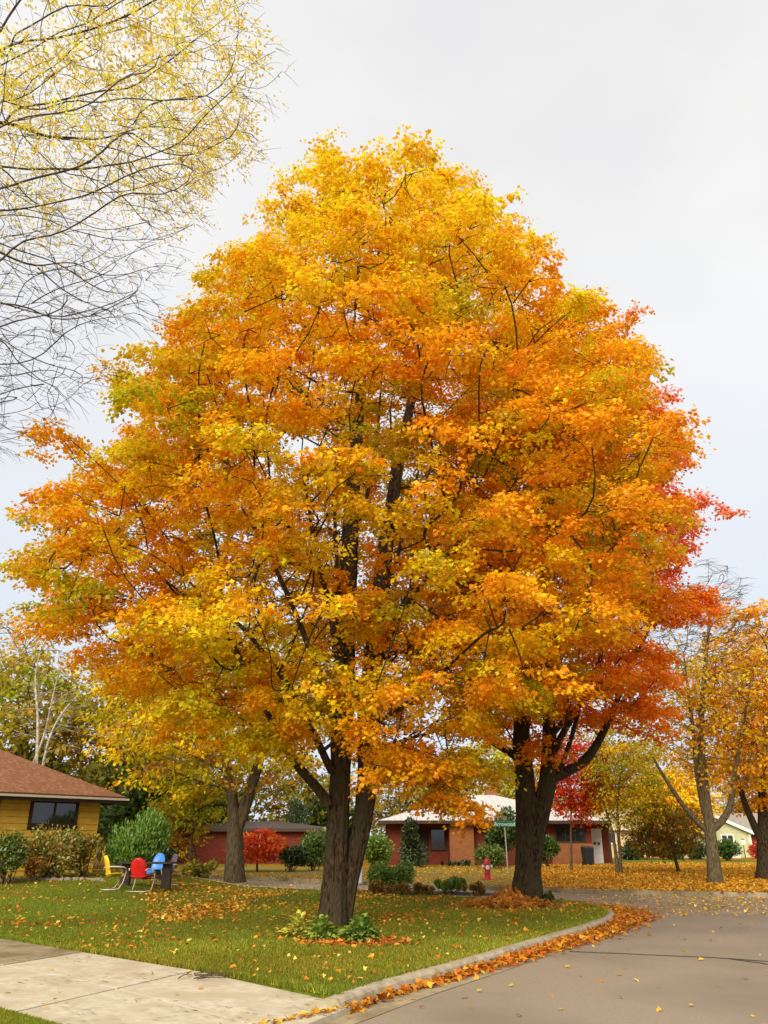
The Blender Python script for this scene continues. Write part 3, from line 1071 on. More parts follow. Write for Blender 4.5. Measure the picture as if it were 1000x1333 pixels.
# ================================================================== HONEY LOCUST hanging in from the left
lb = np.array([-9.6, 9.5, -0.1])
lst = [[lb, lb + (0.1, 0.1, 2), lb + (.3, .3, 4.2), lb + (.6, .5, 7), lb + (.8, .7, 10), lb + (1.0, .8, 13)], [.34, .30, .27, .22, .15, .06]]
polyL = [(-400, -260), (330, -120), (322, 20), (425, 70), (400, 112), (340, 110), (355, 140), (330, 150), (340, 195), (318, 222), (262, 245), (262, 290), (225, 300), (240, 345), (215, 415), (190, 430), (120, 435), (150, 500), (95, 520), (60, 580), (0, 600), (-400, 640)]
cand = np.stack([rng.uniform(-13, -1.5, 30000), rng.uniform(7.5, 15.5, 30000), rng.uniform(5, 17.5, 30000)], 1)
pp = proj(cand)
ok = inpoly(pp, polyL)
rl = np.hypot(cand[:, 0] + 9, cand[:, 1] - 10.2)
ok &= rl < np.interp(cand[:, 2], [5, 8, 12, 15, 18], [4, 6.2, 7.4, 7.4, 6])
ok &= ~((rl < 2.2) & (rng.random(len(cand)) < .7))
ok &= vnoise(cand, 1.2, 31) > -.55
CL = poisson(cand[ok], 0.29, 2300)
pp = proj(CL)
print('locust clumps', len(CL))
dens = np.clip(np.interp(pp[:, 1], [-300, 0, 120, 190, 260, 330, 400], [1.8, 1.8, 1.5, .8, .32, .08, .0]), 0, 1)
dens *= np.clip(1 + .7 * vnoise(CL, 1.0, 17) + .9 * vnoise(CL, 2.6, 18), 0.05, 2.0)
dens = np.clip(dens, 0, 2.2)
per = (dens * 36).astype(int)
cl = np.tile(np.array((.90, .72, .10)), (len(CL), 1)) * (1 + rng.normal(0, .12, (len(CL), 1)))
cl[rng.random(len(CL)) < .25] = (.80, .62, .07)
keepL = per > 0
PL = clump_leaves(CL[keepL], .36, per[keepL], 0.068, cl[keepL], np.array([-9, 10, 11.]), sprays=4, droop=.6, flat=.4, hue=.04, bright=.10)
make_tree('honey_locust_tree', 'thin leaved yellow tree with fine bare arching branches reaching over the driveway', 'tree',
          [lst], CL, 0.24, 0.22, 0.0052, M['bark_locust'], PL, warp=.1, twig_n=2, twig_len=.42, twig_out=1.1, stem_frac=3.8, tmpl=FROND, trop=(0.0, 0, -.04), jit=.28, seed=5, flare=.4, ex=2.5)

# ================================================================== OTHER TREES
def simple_tree(name, label, px, py, Y, topy, crown_px, colset, wts, nclump, per, lsize, trunk_r, bark='bark_mid', clump_r=.8, group=None,
                fork=None, low=None, leafm='leaf', tmpl=OVAL, twig_n=2, tip=.014, step=.6, seed=1, gapk=-.5, cat='tree', lean=0.0, depth=1.0, bare=None, stem_top=.55, trop=(0, 0, .15)):
    """crown_px = (x0, x1, y0, y1) of the crown in the photo at distance Y"""
    b = at(px, py, Y) if py else at(px, 1100, Y)
    b.z = float(hgt(b.x, b.y)) - .06
    x0, x1, y0, y1 = crown_px
    c = at((x0 + x1) / 2, (y0 + y1) / 2, Y)
    rx = (at(x1, (y0 + y1) / 2, Y).x - at(x0, (y0 + y1) / 2, Y).x) / 2
    zt, zb = at(500, y0, Y).z, at(500, y1, Y).z
    rz = (zt - zb) / 2
    cz = (zt + zb) / 2
    cand = ellipsoid_pts((c.x, Y, cz), (rx, rx * depth, rz), 6000, .35)
    cand = cand[vnoise(cand, 1.6 / max(.6, rx * .4), seed) > gapk]
    C = poisson(cand, (rx * rx * rz * 4.2 / nclump) ** (1 / 3) * .8, nclump)
    cc = pick(colset, wts, len(C))
    if bare is not None:
        k = np.clip((zb + (zt - zb) * bare - C[:, 2]) / (rz * .35) + .5, 0, 1)
    else: k = np.ones(len(C))
    pr = (per * k * rng.uniform(.6, 1.3, len(C))).astype(int)
    kp = pr > 0
    Lf = clump_leaves(C[kp], clump_r, pr[kp], lsize, cc[kp], np.array([c.x, Y, cz]), sprays=7)
    top = Vector((c.x * .7 + b.x * .3, Y, zb + (zt - zb) * stem_top))
    H = top.z - b.z
    if fork is None:
        st = [([b, b.lerp(top, .15) + Vector((lean * .1, 0, 0)), b.lerp(top, .4) + Vector((lean * .2, 0, 0)), b.lerp(top, .7), top], [trunk_r, trunk_r * .88, trunk_r * .7, trunk_r * .45, trunk_r * .15])]
    else: st = fork(b)
    zl = (low if low is not None else max(.3 * H, (zb - b.z) * .7))
    return make_tree(name, label, cat, st, C, step, step * .8, tip, M[bark], Lf, group=group, twig_n=twig_n, twig_len=clump_r * .9, stem_frac=zl, leafm=leafm, tmpl=tmpl,
                     min_limb=12, nseg=16, rings=.2, seed=seed, trop=trop, flare=.26)

# olive maple behind the patio furniture
def fork_left(b):
    Y = b.y
    A = [b, at(305, 1110, Y), at(308, 1075, Y), at(303, 1045, Y), at(300, 1015, Y), at(285, 960, Y), at(270, 900, Y)]
    B = [at(307, 1085, Y), at(316, 1060, Y), at(326, 1030, Y), at(335, 1000, Y), at(350, 950, Y), at(365, 890, Y)]
    return [(A, [.38, .34, .31, .22, .19, .13, .06]), (B, [.22, .24, .22, .19, .13, .05])]
simple_tree('maple_tree', 'olive gold tree with a forked trunk on the lawn near the patio chairs', 306, 1147, 33.5, 0, (120, 430, 790, 1035),
            [OLIVE, GOLD, BROWNY, GREENY], [3, 3, 1, 1.5], 240, 95, .2, .38, fork=fork_left, low=3.0, clump_r=1.1, seed=21, depth=.7)
# slim light green tree in front of it
simple_tree('young_tree', 'slender yellow green tree between the feathery bush and forked trunk', 247, 1133, 36, 0, (205, 300, 985, 1085),
            [(.42, .42, .03), (.5, .42, .02), GREENY], [2, 2, 1], 70, 60, .16, .08, clump_r=.7, low=1.5, seed=23)
simple_tree('young_tree', 'small russet tree beside the red brick wall', 262, 1131, 37, 0, (205, 262, 1020, 1110),
            [BROWNY, (.5, .16, .02), OLIVE], [2, 2, 1], 60, 45, .15, .07, clump_r=.6, low=1.0, seed=24)
# right: grey trunk tree with thinning yellow crown, bare top
def fork_right(b):
    Y = b.y
    A = [b, at(929, 1128, Y), at(925, 1085, Y), at(920, 1050, Y), at(914, 1000, Y), at(912, 950, Y), at(916, 890, Y), at(922, 830, Y), at(925, 775, Y)]
    B = [at(921, 1082, Y), at(905, 1070, Y), at(888, 1050, Y), at(875, 1025, Y), at(858, 1005, Y), at(850, 985, Y)]
    Cc = [at(927, 1080, Y), at(945, 1072, Y), at(953, 1045, Y), at(956, 1010, Y), at(965, 960, Y), at(975, 900, Y)]
    D = [at(917, 1062, Y), at(911, 1035, Y), at(907, 1005, Y), at(903, 950, Y), at(895, 890, Y), at(890, 850, Y)]
    return [(A, [.25, .225, .21, .18, .15, .125, .09, .055, .02]), (B, [.11, .105, .09, .075, .055, .03]), (Cc, [.13, .13, .11, .09, .065, .03]), (D, [.08, .08, .08, .07, .05, .025])]
simple_tree('maple_tree', 'grey barked maple with sparse yellow leaves and bare upper twigs on the leaf covered lawn', 931, 1147, 33, 0, (842, 1015, 728, 1030),
            [GOLD, (.90, .50, .02), ORANGE, OLIVE], [3, 3, 2, .6], 400, 34, .17, .36, bark='bark_grey', fork=fork_right, low=2.4, clump_r=.75, seed=33, bare=.56, twig_n=7, tip=.011, step=.4)
def fork_edge(b):
    Y = b.y
    A = [b, at(997, 1120, Y), at(996, 1090, Y), at(993, 1055, Y), at(992, 1010, Y), at(1000, 940, Y), at(1005, 880, Y)]
    B = [at(992, 1095, Y), at(980, 1070, Y), at(969, 1048, Y), at(962, 1020, Y), at(955, 980, Y)]
    Cc = [at(1000, 1090, Y), at(1012, 1060, Y), at(1025, 1020, Y), at(1040, 960, Y)]
    return [(A, [.34, .31, .29, .18, .15, .1, .05]), (B, [.16, .14, .12, .09, .05]), (Cc, [.17, .15, .12, .06])]
simple_tree('maple_tree', 'glowing orange maple with a dark three way trunk beside the grey barked maple', 997, 1143, 36, 0, (905, 1130, 790, 1060),
            [GOLD, (.85, .42, .02), ORANGE, DORANGE], [3, 3, 3, .8], 330, 80, .19, .34, bark='bark_dark', fork=fork_edge, low=2.6, clump_r=1.0, seed=35)
# small trees by the brick house
simple_tree('red_maple_tree', 'small scarlet maple with a slim pale trunk by the brick house', 743, 1131, 44, 0, (708, 790, 955, 1066),
            [RED, (.75, .06, .012), (.7, .12, .012)], [3, 3, 1], 130, 70, .17, .075, bark='bark_grey', clump_r=.75, low=1.6, seed=41, tip=.012)
def fork_birch(b):
    Y = b.y
    return [([b, at(801, 1100, Y), at(795, 1070, Y), at(785, 1045, Y), at(778, 1020, Y), at(775, 985, Y)], [.09, .075, .065, .05, .04, .02]),
            ([b + Vector((.15, 0, 0)), at(806, 1095, Y), at(803, 1060, Y), at(806, 1020, Y), at(812, 980, Y)], [.08, .07, .06, .045, .02])]
simple_tree('birch_tree', 'pale twin stemmed tree with yellow green leaves on the leaf covered lawn', 804, 1131, 42, 0, (768, 862, 935, 1075),
            [(.55, .5, .03), (.68, .52, .03), GREENY, GOLD], [2, 2, 1.2, 1], 130, 60, .17, .12, bark='bark_grey', fork=fork_birch, clump_r=.85, low=1.9, seed=43)
simple_tree('ornamental_tree', 'low spreading bronze leaved tree with a short dark trunk before the clipped hedge', 884, 1133, 43, 0, (818, 910, 1045, 1112),
            [(.30, .19, .02), (.36, .25, .025), BROWNY], [2, 2, 1], 120, 60, .15, .08, clump_r=.7, low=.9, seed=45, depth=.8)
simple_tree('young_maple', 'little flame red maple in front of the low red building', 335, 1128, 44, 0, (302, 368, 1082, 1118),
            [(.75, .12, .02), (.8, .22, .03), RED], [3, 2, 2], 60, 70, .16, .06, clump_r=.6, low=.5, seed=47, depth=.8)

# distant trees behind the houses
far_trees = [
 ('deciduous_tree', 'olive yellow tree rising behind the brown roof', 40, 48, (-70, 110, 850, 1040), [(.40, .32, .02), (.46, .30, .02), GREENY], 150, 90),
 ('deciduous_tree', 'pale gold thinning tree high above the brown roof', 20, 55, (-60, 80, 790, 930), [(.62, .45, .12), (.6, .40, .07)], 100, 30),
 ('deciduous_tree', 'amber tree between brown roof and forked trunk', 160, 52, (90, 240, 870, 1050), [(.45, .30, .02), (.52, .28, .02), OLIVE], 150, 90),
 ('deciduous_tree', 'muted green tree behind the low red building', 250, 66, (180, 330, 930, 1100), [(.16, .17, .02), (.26, .22, .02)], 120, 90),
 ('deciduous_tree', 'olive tree behind the low red building roof end', 390, 70, (330, 440, 985, 1100), [(.28, .25, .02), (.34, .26, .02), (.5, .25, .02)], 110, 90),
 ('deciduous_tree', 'yellow tree above the white roof ridge', 645, 78, (590, 715, 960, 1080), [(.62, .5, .03), (.5, .42, .03), GREENY], 130, 90),
 ('deciduous_tree', 'dusky orange tree beyond the white roof left end', 520, 80, (440, 600, 985, 1090), [(.42, .26, .02), (.3, .24, .02)], 110, 90),
 ('deciduous_tree', 'bright lemon tree seen through the grey barked maple', 878, 75, (838, 925, 1005, 1085), [(.9, .62, .02), (.85, .45, .02)], 100, 90),
 ('deciduous_tree', 'amber tree behind the clipped hedge', 830, 82, (775, 905, 960, 1095), [(.62, .42, .03), (.6, .33, .02), (.45, .36, .03)], 130, 90),
 ('deciduous_tree', 'rusty orange tree beyond the green garage', 975, 98, (900, 1080, 960, 1090), [(.55, .26, .02), (.5, .32, .03)], 120, 90),
]
for i, (nm, lb_, px, Y, box, cs, nc, pr) in enumerate(far_trees):
    simple_tree(nm, lb_, px, None, Y, 0, box, cs, [1] * len(cs), nc, int(pr * .62), .37, .28, clump_r=1.5, low=2.0, seed=60 + i, tmpl=OVAL, twig_n=1, tip=.03, step=1.0, group='trees behind the houses', gapk=-.75)
# leafless pale tree above the brown roof
def fork_bare(b):
    Y = b.y
    return [([b, at(48, 990, Y), at(50, 930, Y), at(44, 880, Y), at(52, 850, Y)], [.09, .07, .055, .04, .015]),
            ([at(55, 1000, Y), at(66, 950, Y), at(90, 915, Y), at(120, 890, Y), at(140, 868, Y)], [.065, .055, .045, .035, .015]),
            ([at(40, 1000, Y), at(58, 960, Y), at(70, 900, Y), at(80, 862, Y)], [.05, .045, .035, .012])]
simple_tree('dead_tree', 'leafless pale branched tree behind the brown roof', 47, None, 38, 0, (10, 150, 845, 985), [OLIVE], [1], 60, 0.4, .15, .16, bark='bark_pale', fork=fork_bare, low=4, clump_r=.8, seed=71, twig_n=3, tip=.011)

# ================================================================== HOUSES
M['yellow_siding'] = noise_mat('yellow_siding', (.64, .38, .04), (.78, .48, .065), scale=3, rough=.6, stretch=(1, 1, 6), detail=5)
M['brown_roof'] = noise_mat('brown_roof', (.15, .062, .028), (.32, .145, .07), scale=9, rough=.95, bump=.6, bscale=25, c3=(.21, .085, .038), scale3=4, bdist=.03, stretch=(1, 1, 2))
M['brown_trim'] = plain('brown_trim', (.055, .03, .018), .5)
M['glass'] = noise_mat('window_glass', (.012, .012, .012), (.03, .028, .024), scale=2, rough=.06, spec=.8)
M['white_paint'] = plain('white_paint', (.72, .70, .64), .5, var=.05)
M['cream_trim'] = plain('cream_trim', (.55, .48, .36), .5, var=.05)
M['brick_red'] = brick_mat('brick_red', (.155, .022, .011), (.21, .038, .017), (.12, .045, .028))
M['brick_orange_lit'] = brick_mat('brick_orange_lit', (.27, .085, .026), (.35, .12, .036), (.23, .11, .055))
M['brick_tan'] = brick_mat('brick_tan', (.52, .36, .15), (.62, .45, .2), (.55, .42, .24))
M['pale_roof'] = noise_mat('pale_roof', (.46, .44, .40), (.60, .575, .53), scale=14, rough=.6, bump=.3, bscale=24, stretch=(1, 1, 3), detail=6)
M['tan_roof'] = noise_mat('tan_roof', (.34, .25, .14), (.5, .39, .24), scale=8, rough=.95, bump=.5, bscale=20)
M['grey_roof'] = noise_mat('grey_roof', (.22, .19, .15), (.36, .31, .25), scale=8, rough=.95, bump=.5, bscale=20)
M['green_siding'] = noise_mat('green_siding', (.40, .43, .22), (.48, .51, .28), scale=3, rough=.7)
M['dark_wood'] = noise_mat('dark_wood', (.02, .014, .01), (.06, .04, .028), scale=6, rough=.7, stretch=(1, 6, 6))

def hip_roof(L0, L1, W0, W1, ze, rise, thick=.18, run=None):
    """hip roof slab over rectangle (x0..x1, y0..y1): returns MB of the slopes"""
    hw = (W1 - W0) / 2
    run = hw if run is None else run
    ym = (W0 + W1) / 2
    b = MB()
    V = [(L0, W0, ze), (L1, W0, ze), (L1, W1, ze), (L0, W1, ze), (L0 + run, ym, ze + rise), (L1 - run, ym, ze + rise)]
    V += [(L0, W0, ze - thick), (L1, W0, ze - thick), (L1, W1, ze - thick), (L0, W1, ze - thick)]
    b.add(V, [(0, 1, 5, 4), (1, 2, 5), (2, 3, 4, 5), (3, 0, 4), (0, 6, 7, 1), (1, 7, 8, 2), (2, 8, 9, 3), (3, 9, 6, 0), (6, 9, 8, 7)])
    return b

def window_part(parent, x0, x1, z0, z1, y, frame_m, name='window', mull=0, fr=.06, depth=.07):
    """a frame proud of the wall face at y (viewer at -y), pane set back, optional mullions"""
    b = MB()
    b.box(x0, x0 + fr, y - depth, y + .02, z0, z1).box(x1 - fr, x1, y - depth, y + .02, z0, z1)
    b.box(x0 + fr, x1 - fr, y - depth, y + .02, z0, z0 + fr).box(x0 + fr, x1 - fr, y - depth, y + .02, z1 - fr, z1)
    for k in range(mull):
        xm = x0 + (x1 - x0) * (k + 1) / (mull + 1)
        b.box(xm - fr * .4, xm + fr * .4, y - depth + .012, y + .02, z0 + fr, z1 - fr)
    f = b.build(name, frame_m, parent)
    MB().box(x0 + fr, x1 - fr, y - .022, y - .012, z0 + fr, z1 - fr).build('pane', M['glass'], f)
    MB().box(x0 - .04, x1 + .04, y - depth - .04, y - .001, z0 - .06, z0 - .003).build('sill', frame_m, f)
    return f

# ---- yellow house
def yellow_house():
    E = at(164, 1037.5, 30)
    zb = .30
    Wc = Vector((E.x, E.y, 0)) - Vector((.36, .48, 0)) + Vector((-.48, .36, 0))
    root = empty('house', (Wc.x, Wc.y, zb), math.atan2(.8, .6))
    tag(root, 'low yellow clapboard house with brown hip roof behind foundation shrubs', 'house')
    ze = E.z - zb
    MB().box(-10, 0, 0, 8, 0, ze - .05).build('wall', M['brown_trim'], root)
    rows = int((ze - .1) / .2)
    wins = [(-2.60, -.87), (-6.6, -3.70)]
    zw0 = 1.96 - zb
    for r_ in range(rows):
        z0, z1 = .12 + r_ * .2, .12 + r_ * .2 + .193
        if z1 > zw0:
            segs = [(-10, -6.62), (-3.66, -2.64), (-.83, 0)]
        else: segs = [(-10, 0)]
        for a, b in segs:
            V = [(a, -.035, z0), (b, -.035, z0), (b, -.012, z1), (a, -.012, z1), (a, 0.0, z0), (b, 0.0, z0), (b, 0, z1), (a, 0, z1)]
            MB().add(V, [(0, 1, 2, 3), (0, 4, 5, 1), (3, 2, 6, 7), (1, 5, 6, 2), (0, 3, 7, 4)]).build('siding_board', M['yellow_siding'], root)
    for a, b in wins:
        window_part(root, a, b, zw0, ze - .16, -.004, M['brown_trim'], mull=1, fr=.07, depth=.06)
    rf = hip_roof(-10.8, .6, -.6, 8.6, ze, 2.25, .10).build('roof', M['brown_roof'], root)
    MB().box(-10.8, .6, -.63, -.602, ze - .24, ze - .015).build('fascia', M['brown_trim'], rf)
    MB().box(.602, .63, -.63, 8.6, ze - .24, ze - .015).build('fascia', M['brown_trim'], rf)
    b = MB()
    b.box(-10.8, .66, -.74, -.632, ze - .13, ze - .06)
    b.build('rain_gutter', M['cream_trim'], rf)
    MB().box(-10.7, .58, -.58, -.03, ze - .125, ze - .102).build('soffit', M['cream_trim'], rf)
    MB().box(-10.02, .02, -.02, 8.02, -.4, .1).build('foundation', M['old_concrete'], root)
    return root
yellow_house()

# ---- brick house with pale roof
def brick_house():
    Y = 54
    O = at(508, 1100, Y)
    root = empty('house', (O.x, Y, 0), R(1.5))
    tag(root, 'red brick ranch house with pale metal hip roof beyond the fire hydrant', 'house')
    ze = 2.58
    b = MB()
    b.box(0, .95, 0, 10, -.2, ze)            # corner pier
    b.box(.95, 3.7, .95, 10, -.2, ze)        # recessed porch wall
    b.box(3.7, 12.7, .02, 10, -.2, ze)
    b.build('wall', M['brick_red'], root)
    MB().box(3.70, 5.2, -.45, .01, -.2, ze - .02).build('brick_bay', M['brick_orange_lit'], root)  # sunlit stretch of the brick front, sunlight put into a lighter orange colour
    MB().box(10.1, 12.72, -.10, .015, -.2, 1.25).build('brick_apron', M['brick_orange_lit'], root)
    rf = hip_roof(-.75, 13.6, -.95, 10.8, ze, 1.75, .12, run=6.2).build('roof', M['pale_roof'], root)
    MB().box(-.77, 13.62, -.975, -.952, ze - .2, ze - .01).build('fascia', M['brown_trim'], rf)
    ch = MB().box(7.0, 7.9, 5.6, 6.4, ze + .9, ze + 2.3).box(6.95, 7.95, 5.55, 6.45, ze + 2.3, ze + 2.4).build('chimney', M['brick_orange_lit'], rf)
    # standing ribs of the roof, front slope
    rib = MB()
    for k in range(36):
        x = -.55 + k * .4
        dx = min(x + .75, 13.6 - x)
        t = min(1, dx / 6.2)
        y1 = -.95 + 5.875 * t
        z1 = ze + 1.75 * t
        if t < .05: continue
        rib.add([(x - .012, -.95, ze + .004), (x + .012, -.95, ze + .004), (x + .012, y1, z1 + .004), (x - .012, y1, z1 + .004),
                 (x - .012, -.95, ze + .035), (x + .012, -.95, ze + .035), (x + .012, y1, z1 + .035), (x - .012, y1, z1 + .035)],
                [(4, 5, 6, 7), (0, 1, 5, 4), (1, 2, 6, 5), (3, 0, 4, 7)])
    rib.build('roof_ribs', M['pale_roof'], rf)
    window_part(root, 10.4, 12.3, 1.30, 2.25, .02, M['brown_trim'], mull=2)
    window_part(root, 5.9, 7.1, 1.0, 2.2, .02, M['brown_trim'], mull=1)
    d = MB().box(1.5, 2.45, .90, .949, 0, 2.1).build('door', M['dark_wood'], root)
    MB().lathe([(.0, 0), (.03, .0), (.03, .04), (.0, .04)], 8, (2.36, .87, 1.0)).build('handle', M['cream_trim'], d)
    window_part(root, 2.6, 3.55, .9, 2.1, .95, M['brown_trim'])
    # door leaf with three small lights beside a narrow wing
    MB().box(12.72, 14.2, 1.4, 9, -.2, ze - .05).build('side_wing', M['brick_red'], root)
    gd = MB().box(12.78, 13.7, 1.30, 1.399, .0, 2.12).build('garage_door', M['white_paint'], root)
    for k in range(3):
        MB().box(12.9 + k * .25, 13.05 + k * .25, 1.285, 1.299, 1.15, 1.32).build('pane', M['glass'], gd)
    MB().box(13.82, 13.95, .2, .33, -.1, ze - .1).build('porch_post', M['brown_trim'], root)
    MB().box(12.6, 14.3, -.3, 1.5, ze - .11, ze + .02).build('porch_roof', M['pale_roof'], root)
    return root
brick_house()

def plain_house(name, label, x, Y, L, Wd, ze, rise, wall_m, roof_m, wins, rz=0, gable=False, run=None, trim='cream_trim'):
    root = empty(name, (x, Y, 0), rz)
    tag(root, label, 'house')
    MB().box(0, L, 0, Wd, -.2, ze).build('wall', M[wall_m], root)
    rf = hip_roof(-.5, L + .5, -.5, Wd + .5, ze, rise, .12, run).build('roof', M[roof_m], root)
    MB().box(-.52, L + .52, -.53, -.502, ze - .2, ze - .01).build('fascia', M[trim], rf)
    for a, b, z0, z1 in wins: window_part(root, a, b, z0, z1, 0, M['white_paint'], mull=1)
    return root
plain_house('house', 'tan brick house with sandy roof glimpsed between the scarlet maple and hedge', at(780, 1100, 74).x, 74, 6.5, 8, 2.35, 1.7, 'brick_tan', 'tan_roof', [(.25, 1.5, 1.1, 2.0), (3.2, 4.6, 1.0, 2.0)], run=2.5)
plain_house('house', 'low dark red building with thin dark eave behind the little flame red maple', at(228, 1100, 57).x, 57, 10, 7, 2.15, .5, 'brick_red', 'brown_trim', [(4.4, 5.6, 1.0, 1.9)], trim='brown_trim')

def green_house():
    Y = 74
    xl, xr = at(856, 1100, Y).x, at(979, 1100, Y).x
    root = empty('house', (xl, Y, 0), 0)
    tag(root, 'pale green gabled house with white trim and lamp post in front', 'house')
    Wd, ze, za = xr - xl, 2.0, 3.75
    b = MB()
    b.add([(0, 0, -.2), (Wd, 0, -.2), (Wd, 0, ze), (Wd / 2, 0, za), (0, 0, ze), (0, 9, -.2), (Wd, 9, -.2), (Wd, 9, ze), (Wd / 2, 9, za), (0, 9, ze)],
          [(0, 1, 2, 3, 4), (9, 8, 7, 6, 5), (0, 5, 6, 1), (1, 6, 7, 2), (4, 9, 5, 0)])
    b.build('wall', M['green_siding'], root)
    b = MB()
    o = .35
    sl = (za - ze) / (Wd / 2)
    for s_ in (-1, 1):
        xe = Wd / 2 + s_ * (Wd / 2 + o)
        V = [(Wd / 2, -o, za + .02), (xe, -o, ze - sl * o + .02), (xe, 9.3, ze - sl * o + .02), (Wd / 2, 9.3, za + .02)]
        V += [(x, y, z + .12) for x, y, z in V]
        b.add(V, [(0, 1, 2, 3), (4, 7, 6, 5), (0, 4, 5, 1), (1, 5, 6, 2), (2, 6, 7, 3)])
    rf = b.build('roof', M['grey_roof'], root)
    for s_ in (-1, 1):
        xe = Wd / 2 + s_ * (Wd / 2 + o)
        V = [(Wd / 2, -o - .03, za - .12), (xe, -o - .03, ze - sl * o - .12), (xe, -o - .03, ze - sl * o + .16), (Wd / 2, -o - .03, za + .16)]
        V += [(x, -o - .001, z) for x, y, z in V]
        MB().add(V, [(0, 1, 2, 3), (4, 7, 6, 5), (0, 4, 5, 1), (3, 2, 6, 7), (1, 5, 6, 2)]).build('bargeboard', M['white_paint'], rf)
    window_part(root, Wd * .68, Wd * .82, .75, 1.85, 0, M['white_paint'], mull=1, fr=.1)
    window_part(root, Wd * .27, Wd * .40, .65, 1.7, 0, M['white_paint'], mull=1, fr=.1)
    MB().box(Wd - .16, Wd + .02, -.03, -.002, -.1, ze - .15).build('corner_board', M['white_paint'], root)
    MB().box(0, Wd, -.025, -.002, ze - .03, ze + .03).build('trim_band', M['cream_trim'], root)
    MB().box(Wd + .3, Wd + 9, 3, 10, -.2, 1.95).build('wing', M['brick_red'], root)
    hip_roof(Wd - .6, Wd + 9.5, 2.4, 10.6, 1.95, 1.75, .12, run=.01).build('wing_roof', M['grey_roof'], root)
green_house()

# ================================================================== SHRUBS
def shrub(name, label, px, py, Y, w_px, top_py, cols, n, lsize, tmpl=OVAL, upright=0.0, group=None, leafm='green_leaf', depth=.9, cat='shrub', lumps=9, tall=False):
    b = at(px, py, Y)
    b.z = float(hgt(b.x, b.y)) if Y < 40 and b.x < 6 else 0.0
    H = max(.3, at(px, top_py, Y).z - b.z)
    W = w_px / 1103 * Y / 2
    root = empty(name, b)
    tag(root, label, cat, group)
    # lobed volume
    lc = ellipsoid_pts((0, 0, H * .52), (W * .62, W * .62 * depth, H * .30), lumps)
    lr = rng.uniform(.38, .62, lumps) * min(W, H * .6)
    if tall:
        lc = np.stack([rng.normal(0, W * .2, lumps), rng.normal(0, W * .2, lumps), np.linspace(H * .15, H * .85, lumps)], 1)
        lr = np.interp(lc[:, 2] / H, [0, .3, 1], [W * .85, W * .8, W * .35])
    k = rng.integers(0, lumps, n)
    d = unit(rng.normal(0, 1, (n, 3)))
    t = rng.random(n) ** .4
    P = lc[k] + d * (lr[k] * t)[:, None] * np.array([1, depth, 1])
    P[:, 2] = np.abs(P[:, 2])
    ctr = np.array([0, 0, H * .3])
    o = unit(P - ctr)
    D = o * (1 - upright) + rng.normal(0, .5 * (1 - upright * .7), (n, 3)) + np.array([0, 0, upright * 1.6 - .15])
    N = o + np.array([0, 0, .5]) + rng.normal(0, .5, (n, 3))
    c = pick(cols, [1] * len(cols), n) * (1 + rng.normal(0, .2, (n, 1)))
    me = leaves_mesh('foliage', P, D, N, lsize * rng.uniform(.7, 1.3, n), np.clip(c, .004, .9), tmpl)
    tag(link('foliage', me, M[leafm], root), kind='stuff')
    ft = FastTubes()
    for q in range(14):
        j = rng.integers(0, n)
        tt_ = np.linspace(0, 1, 5)[:, None]
        e = P[j] * np.array([1, 1, .95])
        s0 = np.array([rng.normal(0, W * .12), rng.normal(0, W * .12), -.05])
        ft.add(s0 + (e - s0) * tt_ + rng.normal(0, .02, (5, 3)), np.linspace(.018, .006, 5), 4)
    link('stem', ft.mesh('stem'), M['bark_mid'], root)
    return root
G1 = (.10, .19, .018); G2 = (.16, .26, .025); G3 = (.05, .09, .014); G4 = (.22, .34, .035); OL = (.22, .20, .02); DK = (.028, .045, .010)
fo = 'shrubs along the yellow house front'
shrub('shrub', 'bright green feathery bush at the corner of the yellow house', 176, 1140, 28.6, 90, 1056, [(.14, .25, .02), (.2, .31, .03), (.11, .26, .02)], 10500, .15, SLIM, .55, lumps=12)
shrub('shrub', 'loose olive shrub under the dark window of the yellow house', 62, 1140, 26.8, 84, 1074, [OL, (.26, .24, .03), G1, BROWNY], 3200, .10, lumps=10)
shrub('shrub', 'thin brownish shrub between the dark window and feathery bush', 108, 1141, 27.6, 50, 1082, [OL, (.36, .24, .03), (.3, .25, .02)], 1400, .10, lumps=7)
shrub('shrub', 'dense green shrub at the left end of the yellow siding', 8, 1141, 25.6, 60, 1082, [G1, OL, G3], 3000, .10)
shrub('shrub', 'little rust red shrub at the foot of yellow siding', 42, 1143, 26.0, 26, 1116, [(.35, .12, .02), BROWNY], 700, .09, lumps=5)
shrub('shrub', 'dark shrub behind the purple chair and patio table', 210, 1141, 31, 60, 1098, [DK, G3], 2600, .12)
shrub('shrub', 'yellow green low plants left of the forked trunk', 262, 1137, 35.5, 66, 1122, [(.4, .36, .04), G2, (.5, .3, .03)], 1600, .14, lumps=8)
shrub('shrub', 'dark evergreen shrub right of the little flame red maple', 378, 1135, 44, 46, 1100, [DK, G3, (.04, .07, .012)], 3500, .13)
shrub('shrub', 'rounded green shrub beside the twin trunk', 408, 1135, 45, 42, 1085, [G1, G2, G3], 3500, .14)
shrub('shrub', 'tall mixed green shrub covering the right end of the low red building', 405, 1129, 52, 62, 1072, [G3, G1, OL], 3600, .17, lumps=12)
shrub('conifer', 'dark pointed evergreen behind the low red building', 385, 1128, 62, 40, 1038, [DK, G3, (.05, .08, .02)], 4500, .2, SLIM, .3, tall=True, cat='tree')
shrub('shrub', 'pale fresh green bush at the left end of the brick house', 492, 1128, 48, 44, 1078, [G4, (.28, .38, .05), G2], 4500, .15)
shrub('shrub', 'round green shrub in the brown planting bed', 511, 1160, 28.2, 78, 1120, [G1, (.16, .25, .035), G2, G4], 5500, .09, lumps=12)
